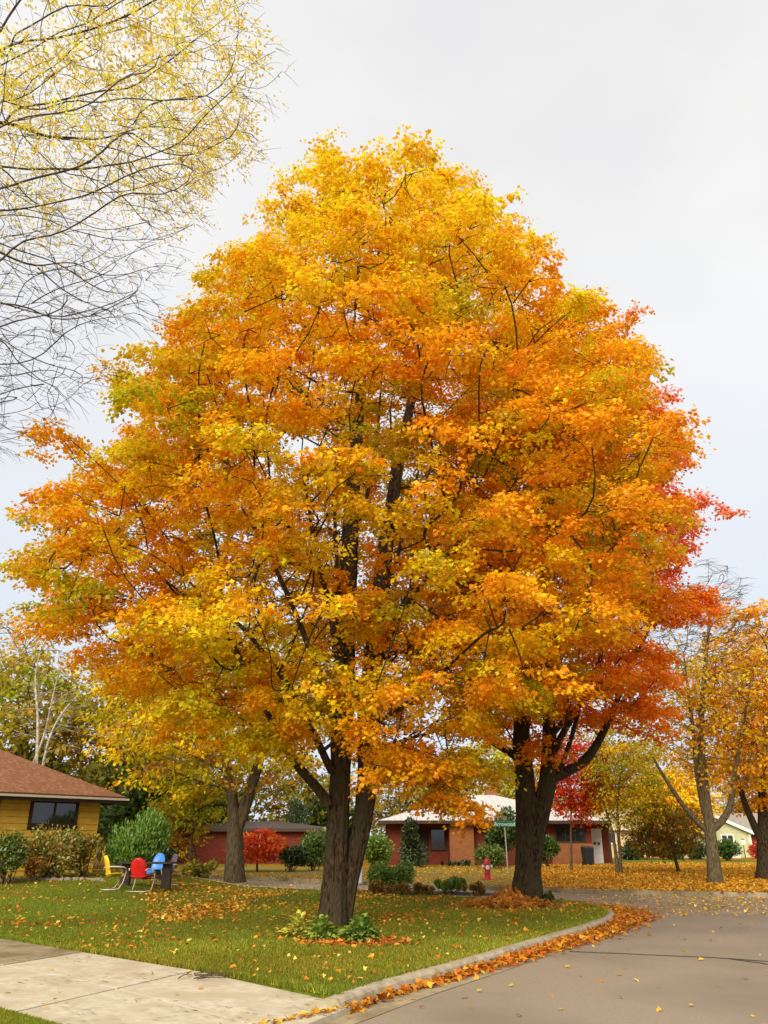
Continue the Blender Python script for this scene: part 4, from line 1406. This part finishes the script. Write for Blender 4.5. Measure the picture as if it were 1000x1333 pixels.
shrub('conifer', 'upright evergreen growing in front of the brick porch', 538, 1130, 51, 34, 1064, [G3, DK, (.09, .10, .02)], 4500, .16, tall=True, cat='tree')
shrub('shrub', 'leafy green bush behind the street name sign', 656, 1130, 50.5, 44, 1041, [G3, (.07, .12, .015), G1], 5000, .17, lumps=12)
shrub('shrub', 'low spreading green bush below the street name sign', 640, 1130, 48.5, 52, 1098, [G1, OL, G2], 2600, .14)
shrub('shrub', 'rounded green bush on the brick wall right of the forked dark trunk', 713, 1131, 49, 36, 1085, [G1, G3, G2], 3500, .15)
shrub('shrub', 'low clipped hedge along the orange brick bay', 595, 1130, 53, 60, 1120, [G3, DK], 1600, .12, lumps=14)
gp_h = 'clipped evergreen hedge row before the green house'
for q, px in enumerate((822, 842, 862, 884, 908)):
    shrub('hedge_shrub', 'dark clipped evergreen in the hedge row before the green house', px, 1121, 66 + .5 * q, 34, 1097 + (q % 2) * 3, [DK, G3, (.04, .06, .012)], 1800, .2, group=gp_h)
shrub('shrub', 'mid green bush by the green gable wall', 948, 1121, 64, 44, 1091, [G1, G3], 2600, .18)
shrub('shrub', 'red leaved bush at the right end of the green house', 988, 1118, 70, 22, 1097, [RED, (.5, .08, .03)], 1200, .18)
shrub('ornamental_grass', 'tuft of light green grass in the brown planting bed', 585, 1166, 27.2, 58, 1147, [G2, (.2, .26, .03), G1], 2200, .16, SLIM, .7, lumps=9, cat='plant')
for px, Y, wp, tp, lab, cols in (
        (185, 41, 120, 985, 'tall dark green thicket behind the feathery bush', [DK, G3, (.07, .09, .015)]),
        (262, 62, 130, 1020, 'dim olive thicket rising over the low red building', [G3, OL, (.12, .12, .02)]),
        (120, 47, 130, 975, 'shadowy amber thicket behind the brown roof corner', [(.2, .15, .02), OL, G3]),
        (430, 66, 110, 1030, 'dark olive thicket seen left of the twin trunk', [DK, OL, G3]),
        (550, 84, 170, 1010, 'brownish thicket over the left roof slope of the brick house', [(.3, .2, .02), OL, G3]),
        (690, 88, 150, 1000, 'golden thicket behind the brick house chimney', [(.45, .35, .03), OL, (.4, .25, .02)]),
        (800, 90, 130, 1010, 'amber thicket behind the tan brick house', [(.5, .36, .03), OL, (.5, .28, .02)]),
        (880, 95, 130, 1030, 'honey coloured thicket left of the green gable', [(.55, .36, .03), (.45, .3, .03)]),
        (1000, 100, 130, 1020, 'rust coloured thicket behind the green house wing', [(.5, .25, .03), (.4, .28, .03)]),
        (20, 46, 130, 960, 'dense olive thicket behind the brown roof ridge', [(.25, .22, .02), OL, G3])):
    shrub('thicket', lab, px, 1125, Y, wp, tp, cols, 3000, .43, lumps=16, cat='thicket', leafm='leaf')
gpb = 'dry plants in the planting bed'
for q, (px, py, Y, wp, tp) in enumerate(((485, 1166, 27.0, 40, 1147), (520, 1168, 26.6, 44, 1149), (552, 1168, 26.7, 40, 1150), (618, 1166, 26.6, 40, 1150))):
    shrub('bedding_plant', ('low withered brown plant between the twin trunk and round green shrub', 'low withered brown plant at the foot of the round green shrub',
          'low withered brown plant between the round green shrub and grass tuft', 'low withered brown plant between the grass tuft and leaf heap')[q], px, py, Y, wp, tp, [(.26, .14, .03), BROWNY, (.2, .1, .03), OL], 1100, .09, group=gpb, lumps=8, cat='plant')
shrub('bedding_plant', 'dark low plant at the right foot of the forked trunk', 717, 1183, 22.4, 24, 1172, [G3, OL, DK], 500, .08, lumps=5, cat='plant')

# planting bed soil
bc = gp(555, 1163)
bp_ = [(bc.x + 2.9 * math.cos(a) * .9 - .2 * math.sin(a), bc.y + 1.1 * math.sin(a) - .9 * math.cos(a)) for a in np.linspace(0, 6.28, 28)[:-1]]
tag(fill_grid('planting_bed', bp_, None, M['soil_bed'], zoff=.012), kind='structure')

# ================================================================== HOSTAS
def hosta_leaf_mesh(nm):
    V, Fs = [], []
    for i, t in enumerate(np.linspace(0, 1, 6)):
        wv = .36 * math.sin(math.pi * min(1, t * .92 + .07)) ** .8
        zc = .55 * t - .75 * t * t
        V += [(t, -wv, zc + .10 * wv), (t, 0, zc - .04), (t, wv, zc + .10 * wv)]
    for i in range(5):
        Fs += [(3 * i, 3 * i + 1, 3 * i + 4, 3 * i + 3), (3 * i + 1, 3 * i + 2, 3 * i + 5, 3 * i + 4)]
    me = MB().add(V, Fs).mesh(nm, smooth=True)
    return me
hm = {}
for key, c in (('lime', ((.42, .42, .05), (.60, .55, .09))), ('green', ((.18, .29, .035), (.38, .47, .08))), ('deep', ((.12, .22, .035), (.28, .39, .07)))):
    m_ = noise_mat('hosta_' + key, c[0], c[1], scale=3, rough=.5, spec=.35, stretch=(1, 9, 1))
    hm[key] = hosta_leaf_mesh('hosta_leaf_' + key)
    hm[key].materials.append(m_)
for key, lab, px, py, sc, nl_ in (('lime', 'small lime yellow hosta at the left foot of the twin trunk', 388, 1220, .16, 90), ('green', 'mid green hosta in front of the twin trunk', 419, 1225, .17, 150),
                               ('deep', 'large deep green hosta at the right foot of the twin trunk', 470, 1226, .18, 180)):
    b = gp(px, py)
    root = empty('hosta', b + Vector((0, 0, -.02)))
    tag(root, lab, 'plant')
    for q in range(nl_):
        o = link('leaf', hm[key], None, root)
        a = rng.uniform(0, 6.283)
        ring = rng.random()
        rb_ = sc * 1.55 * (.2 + .8 * ring) * rng.random() ** .5
        o.location = (rb_ * math.cos(a), rb_ * math.sin(a), .05 + .30 * (1 - ring) * rng.uniform(.5, 1.1))
        s_ = sc * rng.uniform(.75, 1.2) * (.75 + .4 * ring)
        o.scale = (s_, s_ * rng.uniform(.6, .85), s_)
        o.rotation_euler = (rng.normal(0, .15), -(.95 - .85 * ring) + rng.normal(0, .1), a)

# ================================================================== PATIO SET
def paint(nm, c): return plain(nm, c, .35, .5, var=.08)
M['chair_yellow'] = paint('yellow_enamel', (.80, .50, .02)); M['chair_red'] = paint('red_enamel', (.55, .012, .012))
M['chair_blue'] = paint('blue_enamel', (.06, .25, .75)); M['chair_purple'] = paint('purple_enamel', (.15, .09, .14))
M['tube_white'] = plain('white_tube', (.62, .56, .46), .4, .5, var=.05)
def shell_panel(w_, h_, bow, th=.012, n=10, m=10, rtop=.9):
    V, Fs = [], []
    for j in range(m + 1):
        t = j / m
        ww = w_ * (.80 + .20 * math.sin(math.pi * min(1, t * .8 + .12)))
        if t > .55: ww *= math.sqrt(max(.03, 1 - ((t - .55) / .45) ** 2 * .92))
        for i in range(n + 1):
            s_ = i / n * 2 - 1
            scal = .010 * abs(math.sin(s_ * math.pi * 2.5)) * t
            V.append((s_ * ww / 2, bow * (s_ * s_) + scal, t * h_))
    k = len(V)
    V += [(x, y - th, z) for x, y, z in V]
    q = n + 1
    for j in range(m):
        for i in range(n):
            a = j * q + i
            Fs += [(a, a + 1, a + q + 1, a + q), (k + a + q, k + a + q + 1, k + a + 1, k + a)]
    rim = [i for i in range(q)] + [j * q + n for j in range(1, m + 1)] + [m * q + i for i in range(n - 1, -1, -1)] + [j * q for j in range(m - 1, 0, -1)]
    for a, b in zip(rim, rim[1:] + rim[:1]): Fs.append((a, k + a, k + b, b))
    return MB().add(V, Fs)
def lawn_chair(label, color, px, py, rz):
    b = gp(px, py)
    root = empty('lawn_chair', b, rz)          # faces local +y
    tag(root, label, 'chair', 'shell back metal lawn chairs round the patio table')
    bk = shell_panel(.50, .56, .07)
    bo = bk.build('backrest', M[color], root, smooth=True)
    bo.location = (0, -.20, .34)
    bo.rotation_euler = (R(16), 0, 0)
    V, Fs = [], []
    n = 8
    for j in range(n + 1):
        t = j / n
        for i in range(n + 1):
            s_ = i / n * 2 - 1
            V.append((s_ * (.25 + .02 * t), -.22 + .48 * t, .38 + .04 * s_ * s_ + .03 * t - (.10 * max(0, t - .8) / .2)))
    k = len(V)
    V += [(x, y, z - .012) for x, y, z in V]
    q = n + 1
    for j in range(n):
        for i in range(n):
            a = j * q + i
            Fs += [(a, a + 1, a + q + 1, a + q), (k + a + q, k + a + q + 1, k + a + 1, k + a)]
    rim = [i for i in range(q)] + [j * q + n for j in range(1, n + 1)] + [n * q + i for i in range(n - 1, -1, -1)] + [j * q for j in range(n - 1, 0, -1)]
    for a, b_ in zip(rim, rim[1:] + rim[:1]): Fs.append((a, b_, k + b_, k + a))
    MB().add(V, Fs).build('seat', M[color], root, smooth=True)
    for s_ in (-1, 1):
        x = s_ * .29
        MB().tube([(x * .86, -.27, .55), (x, -.22, .60), (x, .18, .59), (x, .25, .55), (x, .26, .45), (x, .20, .2), (x, .10, .03), (x, .0, .012), (x, -.34, .012)], .014, 7).build('arm_frame', M['tube_white'], root, smooth=True)
    MB().tube([(-.29, .17, .36), (.29, .17, .36)], .012, 7).build('cross_bar', M['tube_white'], root)
    MB().tube([(-.29, -.33, .014), (.29, -.33, .014)], .012, 7).build('cross_bar', M['tube_white'], root)
    return root
lawn_chair('yellow shell back metal lawn chair beside the patio table', 'chair_yellow', 147, 1158, R(-62))
lawn_chair('red shell back metal lawn chair turned to the patio table', 'chair_red', 182, 1160.5, R(-12))
lawn_chair('blue shell back metal lawn chair across the patio table', 'chair_blue', 197, 1151.5, R(150))
lawn_chair('dark purple shell back metal lawn chair at the table end', 'chair_purple', 214, 1152.5, R(125))
tb = gp(189, 1156)
root = empty('patio_table', tb, R(-3))
tag(root, 'dark weathered plank table among the coloured lawn chairs', 'table')
for k in range(4): MB().box(-.82, .82, -.36 + k * .185, -.36 + k * .185 + .17, .66, .705).build('plank', M['dark_wood'], root, bevel=.006)
for s_ in (-1, 1): MB().box(s_ * .62 - .13, s_ * .62 + .13, -.09, .09, -.02, .655).build('leg', M['dark_wood'], root, bevel=.01)
MB().box(-.5, .5, -.04, .04, .25, .35).build('stretcher', M['dark_wood'], root)

# ================================================================== STREET FURNITURE
M['hydrant_red'] = plain('hydrant_red', (.50, .012, .02), .4, .5, var=.1)
hb = gp(635, 1145.5, 0)
root = empty('fire_hydrant', hb)
tag(root, 'red fire hydrant with white side caps on the leafy lawn across the street', 'hydrant')
MB().lathe([(.17, -.05), (.17, .05), (.125, .06), (.115, .10), (.115, .42), (.14, .43), (.14, .47), (.118, .48), (.118, .56)], 18).build('barrel', M['hydrant_red'], root, smooth=False)
MB().lathe([(.15, .56), (.15, .60), (.13, .61), (.12, .68), (.085, .75), (.04, .785), (.03, .79)], 18).build('bonnet', M['hydrant_red'], root)
MB().lathe([(.028, .79), (.028, .84), (.0, .845)], 5).build('operating_nut', M['hydrant_red'], root)
def cap(sx):
    b = MB()
    V, Fs = tube_arr([(sx * .09, 0, .50), (sx * .16, 0, .50), (sx * .165, 0, .50), (sx * .20, 0, .50), (sx * .22, 0, .50)], [.05, .05, .065, .065, .03], 12)
    b.add(V, Fs)
    b.f.append(tuple(len(V) - 12 + i for i in range(12)))
    b.build('side_cap', M['white_paint'], root)
cap(-1); cap(1)
V, Fs = tube_arr([(0, -.09, .47), (0, -.17, .47), (0, -.175, .47), (0, -.21, .47)], [.07, .07, .085, .08], 12)
MB().add(V, Fs + [tuple(36 + i for i in range(12))]).build('pumper_cap', M['white_paint'], root)

M['sign_green'] = plain('sign_green', (.012, .17, .09), .4, .4, var=.08)
M['galvanised'] = plain('galvanised', (.42, .40, .34), .5, .5, .3)
M['sign_white'] = plain('sign_white', (.75, .76, .72), .5, var=.03)
YS = 43.0
sb = at(659.5, 1100, YS); sb.z = 0
zs1 = at(656, 1073, YS).z
root = empty('street_sign', sb)
tag(root, 'green street name sign with two crossed blades on a thin pole', 'sign')
MB().tube([(0, 0, -.1), (-.02, 0, 1.2), (-.05, 0, zs1 + .14)], .034, 8).build('pole', M['galvanised'], root)
def blade(name, text, z, L, H, rz, off=(-.05, 0)):
    o = MB().box(-L / 2, L / 2, -.012, .012, -H / 2, H / 2).build(name, M['sign_green'], root, bevel=.008)
    o.location = (off[0], off[1], z); o.rotation_euler = (0, 0, rz)
    for side in (0, 1):
        cu = bpy.data.curves.new('lettering', 'FONT')
        cu.body = text
        cu.align_x = 'CENTER'; cu.align_y = 'CENTER'
        cu.size = H * .95
        cu.extrude = .001
        to = bpy.data.objects.new('tmp', cu)
        COL.objects.link(to)
        bpy.context.view_layer.update()
        me = bpy.data.meshes.new_from_object(to.evaluated_get(bpy.context.evaluated_depsgraph_get()))
        bpy.data.objects.remove(to)
        me.materials.clear()
        t = link('lettering', me, M['sign_white'], o)
        t.location = (0, -.0145 if side == 0 else .0145, 0)
        t.rotation_euler = (math.pi / 2, 0, 0 if side == 0 else math.pi)
    return o
blade('name_blade', 'Arrowood', zs1, 1.1, .26, R(4), (-.05, -.05))
blade('name_blade', 'Redwood', zs1 + .28, 1.0, .24, R(66), (-.05, 0))
MB().lathe([(.04, 0), (.05, .03), (.05, .08), (.02, .1)], 10, (-.05, 0, zs1 + .13)).build('bracket', M['galvanised'], root)

# lamp post by the green house, lit
YL = 71.0
lp = at(968, 1100, YL); lp.z = 0
root = empty('lamp_post', lp)
tag(root, 'slim dark yard lamp post, lit, before the pale green gable wall', 'lamp')
zl = at(968, 1096.5, YL).z
MB().tube([(0, 0, -.1), (0, 0, zl - .12)], .035, 8).build('post', M['brown_trim'], root)
em = bpy.data.materials.new('lamp_glow'); em.use_nodes = True
pb = em.node_tree.nodes['Principled BSDF']
pb.inputs['Emission Color'].default_value = (1, .82, .42, 1); pb.inputs['Emission Strength'].default_value = 5
pb.inputs['Base Color'].default_value = (.9, .8, .5, 1)
MB().lathe([(.06, 0), (.12, .05), (.13, .22), (.10, .26)], 10, (0, 0, zl - .12)).build('globe', em, root, smooth=True)
MB().lathe([(.16, 0), (.10, .07), (.02, .13)], 10, (0, 0, zl + .145)).build('cap', M['brown_trim'], root)

# pale pedestal right of the twin trunk
M['pedestal'] = plain('pedestal_grey', (.42, .47, .52), .5, var=.06)
ub = gp(467, 1148)
root = empty('utility_pedestal', ub)
tag(root, 'pale blue grey utility pedestal just behind the twin trunk', 'pedestal')
MB().box(-.13, .13, -.10, .10, -.05, .46).build('housing', M['pedestal'], root, bevel=.02)
MB().add([(-.15, -.12, .462), (.15, -.12, .462), (.15, .12, .462), (-.15, .12, .462), (-.11, -.08, .54), (.11, -.08, .54), (.11, .08, .54), (-.11, .08, .54)],
         [(3, 2, 1, 0), (4, 5, 6, 7), (0, 1, 5, 4), (1, 2, 6, 5), (2, 3, 7, 6), (3, 0, 4, 7)]).build('lid', M['pedestal'], root, bevel=.01)

# bin and boxes by the porch
M['bin_black'] = plain('bin_black', (.02, .02, .02), .5, .4)
bb = at(764, 1100, 53); bb.z = 0
root = empty('wheelie_bin', bb, R(8))
tag(root, 'black wheeled refuse bin standing by the white garage door', 'bin')
MB().add([(-.24, -.27, .08), (.24, -.27, .08), (.24, .27, .08), (-.24, .27, .08), (-.3, -.34, .98), (.3, -.34, .98), (.3, .34, .98), (-.3, .34, .98)],
         [(3, 2, 1, 0), (4, 5, 6, 7), (0, 1, 5, 4), (1, 2, 6, 5), (2, 3, 7, 6), (3, 0, 4, 7)]).build('body', M['bin_black'], root, bevel=.02)
MB().add([(-.32, -.36, .985), (.32, -.36, .985), (.32, .36, .985), (-.32, .36, .985), (-.26, -.3, 1.06), (.26, -.3, 1.06), (.26, .34, 1.09), (-.26, .34, 1.09)],
         [(3, 2, 1, 0), (4, 5, 6, 7), (0, 1, 5, 4), (1, 2, 6, 5), (2, 3, 7, 6), (3, 0, 4, 7)]).build('lid', M['bin_black'], root, bevel=.01)
for s_ in (-1, 1): MB().tube([(s_ * .22, .27, .11), (s_ * .28, .27, .11)], .11, 14).build('wheel', M['bin_black'], root)
ub2 = at(954, 1100, 72); ub2.z = 0
root = empty('utility_box', ub2)
tag(root, 'white cooling unit against the pale green gable wall', 'appliance')
MB().box(-.4, .4, -.35, .35, 0, .75).build('cabinet', M['white_paint'], root, bevel=.03)
for k in range(6): MB().box(-.34, .34, -.366, -.351, .1 + k * .1, .14 + k * .1).build('louvre', M['cream_trim'], root)

# ---- stone edging before the yellow house
M['fieldstone'] = noise_mat('fieldstone', (.16, .13, .09), (.38, .33, .25), scale=5, rough=.9, bump=.5, bscale=12)
se0, se1 = gp(-8, 1148), gp(140, 1147)
root = empty('stone_edging', se0)
tag(root, 'row of rough fieldstones edging the shrub bed of the yellow house', 'edging')
sms = []
for q in range(4):
    bm = bmesh.new()
    bmesh.ops.create_icosphere(bm, subdivisions=1, radius=1)
    for v in bm.verts: v.co = Vector((v.co.x * random.uniform(.8, 1.2), v.co.y * random.uniform(.75, 1.1), max(-.4, v.co.z * random.uniform(.6, .9))))
    me = bpy.data.meshes.new('stone'); bm.to_mesh(me); bm.free(); me.materials.append(M['fieldstone']); sms.append(me)
ns_ = 30
for q in range(ns_):
    p = se0.lerp(se1, (q + rng.uniform(-.25, .25)) / ns_)
    o = link('stone', sms[q % 4], None, root)
    s_ = rng.uniform(.07, .12)
    o.scale = (s_ * 1.3, s_, s_)
    o.location = p - se0 + Vector((0, rng.normal(0, .05), float(hgt(p.x, p.y)) - se0.z + s_ * .25))
    o.rotation_euler = (0, 0, rng.uniform(0, 6.28))

# ================================================================== FALLEN LEAVES, GRASS
def zroad(P):
    inl = inpoly(P, LOT)
    inf = inpoly(P, FARLOT)
    inv = inpoly(P, VERGE)
    rel = P - E2
    det = ED[0] * QD[1] - ED[1] * QD[0]
    s_ = (rel[:, 0] * QD[1] - rel[:, 1] * QD[0]) / det
    t_ = (ED[0] * rel[:, 1] - ED[1] * rel[:, 0]) / det
    ind = (s_ > -.25) & (t_ > 0) & (t_ < 2.95)
    z_ = np.where(inl, hgt(P[:, 0], P[:, 1]) + .008, np.where(inf, .012, np.where(inv, .006, ROADZ + .012)))
    z_ = np.where(ind, np.where(s_ < 2.55, -.07 + .08 * (s_ + .28) / 2.83, .01), z_)
    return z_
def litter(name, label, P, cols, wts, size, lift=.0, tilt=.35, tmpl=MAPLE, z=None):
    n = len(P)
    P3 = np.c_[P, (zroad(P) if z is None else np.full(n, z)) + np.abs(rng.normal(0, 1, n)) * lift + .004]
    a = rng.uniform(0, 6.283, n)
    D = np.stack([np.cos(a), np.sin(a), rng.normal(.05, tilt * .5, n)], 1)
    N = np.array([0, 0, 1.0]) + rng.normal(0, tilt, (n, 3))
    c = pick(cols, wts, n) * (1 + rng.normal(0, .2, (n, 1)))
    o = link(name, leaves_mesh(name, P3, D, N, size * rng.uniform(.6, 1.25, n), np.clip(c, .01, .9), tmpl), M['fallen'])
    tag(o, label, 'leaves', kind='stuff')
    return o
LC = [(.62, .24, .02), (.7, .36, .03), (.42, .15, .025), (.75, .52, .10), (.5, .11, .015)]
def px_scatter(n, x0, x1, y0, y1, f=None):
    """uniform over the ground area seen between photo pixels"""
    a, b, c, d = gp(x0, y1, 0), gp(x1, y1, 0), gp(x0, y0, 0), gp(x1, y0, 0)
    X = rng.uniform(min(a.x, c.x), max(b.x, d.x), n * 8)
    Yv = rng.uniform(a.y, c.y, n * 8)
    P = np.stack([X, Yv], 1)
    q = proj(np.c_[P, np.zeros(len(P))])
    ok = (q[:, 0] > x0) & (q[:, 0] < x1) & (q[:, 1] > y0) & (q[:, 1] < y1)
    if f is not None: ok &= f(P, q)
    return P[ok][:n]
# gutter drift
Tn = unit(np.gradient(KN, axis=0)); Nn = np.stack([-Tn[:, 1], Tn[:, 0]], 1)
k_ = rng.integers(1, 62, 12000)
wv = .10 + .30 * sm((k_ - 1) / 30) + .35 * sm((k_ - 36) / 8) * (1 - sm((k_ - 50) / 12))
o_ = -.04 - np.abs(rng.normal(0, 1, len(k_))) * wv * .62
keep = rng.random(len(k_)) < np.clip(.08 + k_ / 34, 0, 1)
Pg = KN[k_] + Nn[k_] * o_[:, None] + Tn[k_] * rng.uniform(-.15, .15, (len(k_), 1))
litter('fallen_leaves', 'drift of orange maple leaves lying in the gutter along the curb', Pg[keep], [(.55, .20, .02), (.62, .28, .025), (.36, .13, .02), (.46, .09, .012), (.7, .42, .06)], [4, 3, 2, 2, 1], .088, lift=.03, tilt=.6)
# lawn leaves, in patches
def patchy(s_, thr, seed): return lambda P, q: vnoise(np.c_[P, np.zeros(len(P))], s_, seed) + rng.normal(0, .28, len(P)) > thr
A = px_scatter(750, -20, 800, 1166, 1296, lambda P, q: inpoly(P, LOT) & patchy(1.5, .35, 3)(P, q))
B = px_scatter(3600, 190, 680, 1157, 1202, lambda P, q: inpoly(P, LOT) & patchy(1.1, .0, 4)(P, q))
C_ = px_scatter(500, -20, 800, 1150, 1296, lambda P, q: inpoly(P, LOT))
F_ = px_scatter(1900, -20, 800, 1156, 1290, lambda P, q: inpoly(P, LOT) & patchy(.9, -.1, 8)(P, q))
litter('fallen_leaves', 'small broken leaf bits sprinkled through the corner lawn grass', F_, LC, [3, 3, 3, 3, 1], .055, lift=.02, tilt=.6)
D_ = px_scatter(700, -20, 480, 1150, 1230, lambda P, q: inpoly(P, LOT) & patchy(1.6, .5, 6)(P, q))
litter('fallen_leaves', 'scattered orange and yellow leaves on the corner lawn', np.r_[A, B, C_, D_], LC, [4, 3, 2, 2, 1], .095, lift=.015, tilt=.5)
# far leaf carpet
A = px_scatter(38000, 700, 1010, 1124, 1162, lambda P, q: inpoly(P, FARLOT))
B = px_scatter(2200, 430, 705, 1128, 1156, lambda P, q: inpoly(P, FARLOT))
litter('fallen_leaves', 'thick orange leaf carpet on the lawn across the street', np.r_[A, B], [(.66, .26, .02), (.74, .38, .03), (.52, .18, .02), (.8, .55, .08)], [4, 4, 2.4, 2.2], .092, lift=.025, tilt=.6, tmpl=KITE)
kk = rng.integers(0, min(len(KF), 260), 3000)
Pq = KF[kk] + NF[kk] * rng.normal(.04, .12, 3000)[:, None] + TF[kk] * rng.uniform(-.25, .25, (3000, 1))
litter('fallen_leaves', 'orange leaves lying along the far curb top', Pq, [(.6, .24, .02), (.7, .38, .04), (.4, .15, .02)], [3, 2, 2], .10, lift=.02, tilt=.5, tmpl=KITE, z=.012)
# road
A = px_scatter(1800, 700, 1010, 1154, 1185)
G_ = px_scatter(1500, 190, 480, 1137, 1156, lambda P, q: ~inpoly(P, LOT))
B = px_scatter(70, 440, 1010, 1185, 1333, lambda P, q: ~inpoly(P, LOT))
C_ = px_scatter(14, 0, 420, 1240, 1333, lambda P, q: ~inpoly(P, LOT))
D_ = px_scatter(150, 330, 470, 1288, 1333, lambda P, q: (np.abs(((P - E2) @ np.array([.757, -.652])) - .30) < .07) & ~inpoly(P, LOT))
E_ = px_scatter(500, 850, 1010, 1158, 1178)
litter('fallen_leaves', 'yellow and orange leaves strewn over the road', np.r_[A, B, C_, D_, E_, G_], [(.72, .42, .05), (.78, .52, .08), (.55, .24, .03)], [3, 2, 2], .078, lift=.008, tilt=.45)
# hosta bed and pile at the second trunk
hb2 = gp(440, 1226)
A = np.stack([rng.normal(hb2.x + .28, .40, 900), rng.normal(hb2.y - .12, .22, 900)], 1)
litter('fallen_leaves', 'orange leaves lying round the hosta plants', A, [(.6, .2, .03), (.7, .34, .06), (.42, .12, .03)], [3, 2, 2], .10, lift=.02, tilt=.5)
pb2 = gp(664, 1180)
n = 2000
A = np.stack([rng.normal(pb2.x, .48, n), rng.normal(pb2.y, .30, n)], 1)
o = litter('leaf_pile', 'heap of orange brown leaves against the forked trunk', A, [(.52, .20, .03), (.62, .28, .04), (.38, .13, .03)], [3, 2, 2], .13, lift=.05, tilt=.8)
me = o.data
co = np.zeros(len(me.vertices) * 3, np.float32); me.vertices.foreach_get('co', co); co = co.reshape(-1, 3)
co[:, 2] += .34 * np.exp(-(((co[:, 0] - pb2.x) / .48) ** 2 + ((co[:, 1] - pb2.y) / .32) ** 2)) * rng.random(len(co) // 6).repeat(6)[:len(co)] ** .5
me.vertices.foreach_set('co', co.ravel()); me.update()

# grass blades
def grass(name, label, P, hgt_mm, wid, cols, wts):
    n = len(P)
    zz = hgt(P[:, 0], P[:, 1])
    P3 = np.c_[P, zz - .005]
    D = np.c_[rng.normal(0, .45, (n, 2)), np.ones(n)]
    a = rng.uniform(0, 6.283, n)
    N = np.stack([np.cos(a), np.sin(a), np.zeros(n)], 1)
    c = pick(cols, wts, n) * (1 + rng.normal(0, .22, (n, 1)))
    pn = vnoise(np.c_[P, np.zeros(n)], 1.1, 12)[:, None]
    c = c * (1 + .28 * pn)
    c[:, 0] *= 1 + .28 * vnoise(np.c_[P, np.zeros(n)], .5, 14)
    o = link(name, leaves_mesh(name, P3, D, N, hgt_mm * rng.uniform(.5, 1.3, n), np.clip(c, .01, .8), TRI, width=wid), M['grass_blade'])
    tag(o, label, 'grass', kind='stuff')
GC = [(.16, .225, .014), (.235, .26, .018), (.11, .185, .011), (.36, .30, .045)]
A = px_scatter(205000, -20, 815, 1158, 1300, lambda P, q: inpoly(P, LOT) & (rng.random(len(P)) < np.clip((13.0 / P[:, 1]) ** 1.6, 0, 1)))
B = px_scatter(16000, -20, 80, 1306, 1340, lambda P, q: inpoly(P, VERGE))
grass('grass', 'short yellow green grass of the corner lawn', np.r_[A, B], .040, .011, GC, [4, 4, 3, 1.6])
# ragged fringe over the driveway edge and the kerb
t_ = rng.random(6000)
idx = (t_ * (len(edge) - 2)).astype(int)
fr_ = (t_ * (len(edge) - 2)) - idx
EA = np.array(edge)
Pf = EA[idx] * (1 - fr_[:, None]) + EA[idx + 1] * fr_[:, None] + rng.normal(0, .025, (6000, 2))
k2 = rng.integers(2, 60, 5000)
Pk = KN[k2] + Nn[k2] * (rng.normal(.16, .02, 5000))[:, None] + Tn[k2] * rng.uniform(-.15, .15, (5000, 1))
grass('grass', 'longer grass fringe at the lawn edge', np.r_[Pf, Pk], .075, .012, GC, [3, 3, 2, 2])

# twigs and seed litter on the driveway
tw = gp(268, 1273, 0.01)
for q in range(9):
    a = rng.uniform(-.5, .5) + (0 if q < 6 else 1.2)
    l = rng.uniform(.25, .65)
    c = np.array([tw.x + rng.normal(0, .16), tw.y + rng.normal(0, .1), .02])
    d = np.array([math.cos(a), math.sin(a), 0]) * l / 2
    s3 = np.array([rng.normal(0, .03), rng.normal(0, .03), .012])
    o = MB().tube([c - d, c + s3, c + d], [.007, .006, .003], 5).build('fallen_twig', M['bark_mid'])
    tag(o, 'thin dry twig fallen on the pale driveway slab', 'twig', 'twigs fallen on the driveway')
A = px_scatter(260, 0, 430, 1236, 1333, lambda P, q: ~inpoly(P, LOT) & ~inpoly(P, VERGE) & (vnoise(np.c_[P, np.zeros(len(P))], 3, 19) > .1))
n = len(A)
a = rng.normal(.1, .5, n)
P3 = np.c_[A, zroad(A) + .004]
o = link('seed_litter', leaves_mesh('seed_litter', P3, np.stack([np.cos(a), np.sin(a), np.zeros(n)], 1), np.tile([0, 0, 1.0], (n, 1)), rng.uniform(.05, .22, n), np.tile((.16, .09, .03), (n, 1)), SLIM, width=.03), M['fallen'])
tag(o, 'thin brown pods and stems littering the driveway', 'litter', kind='stuff')
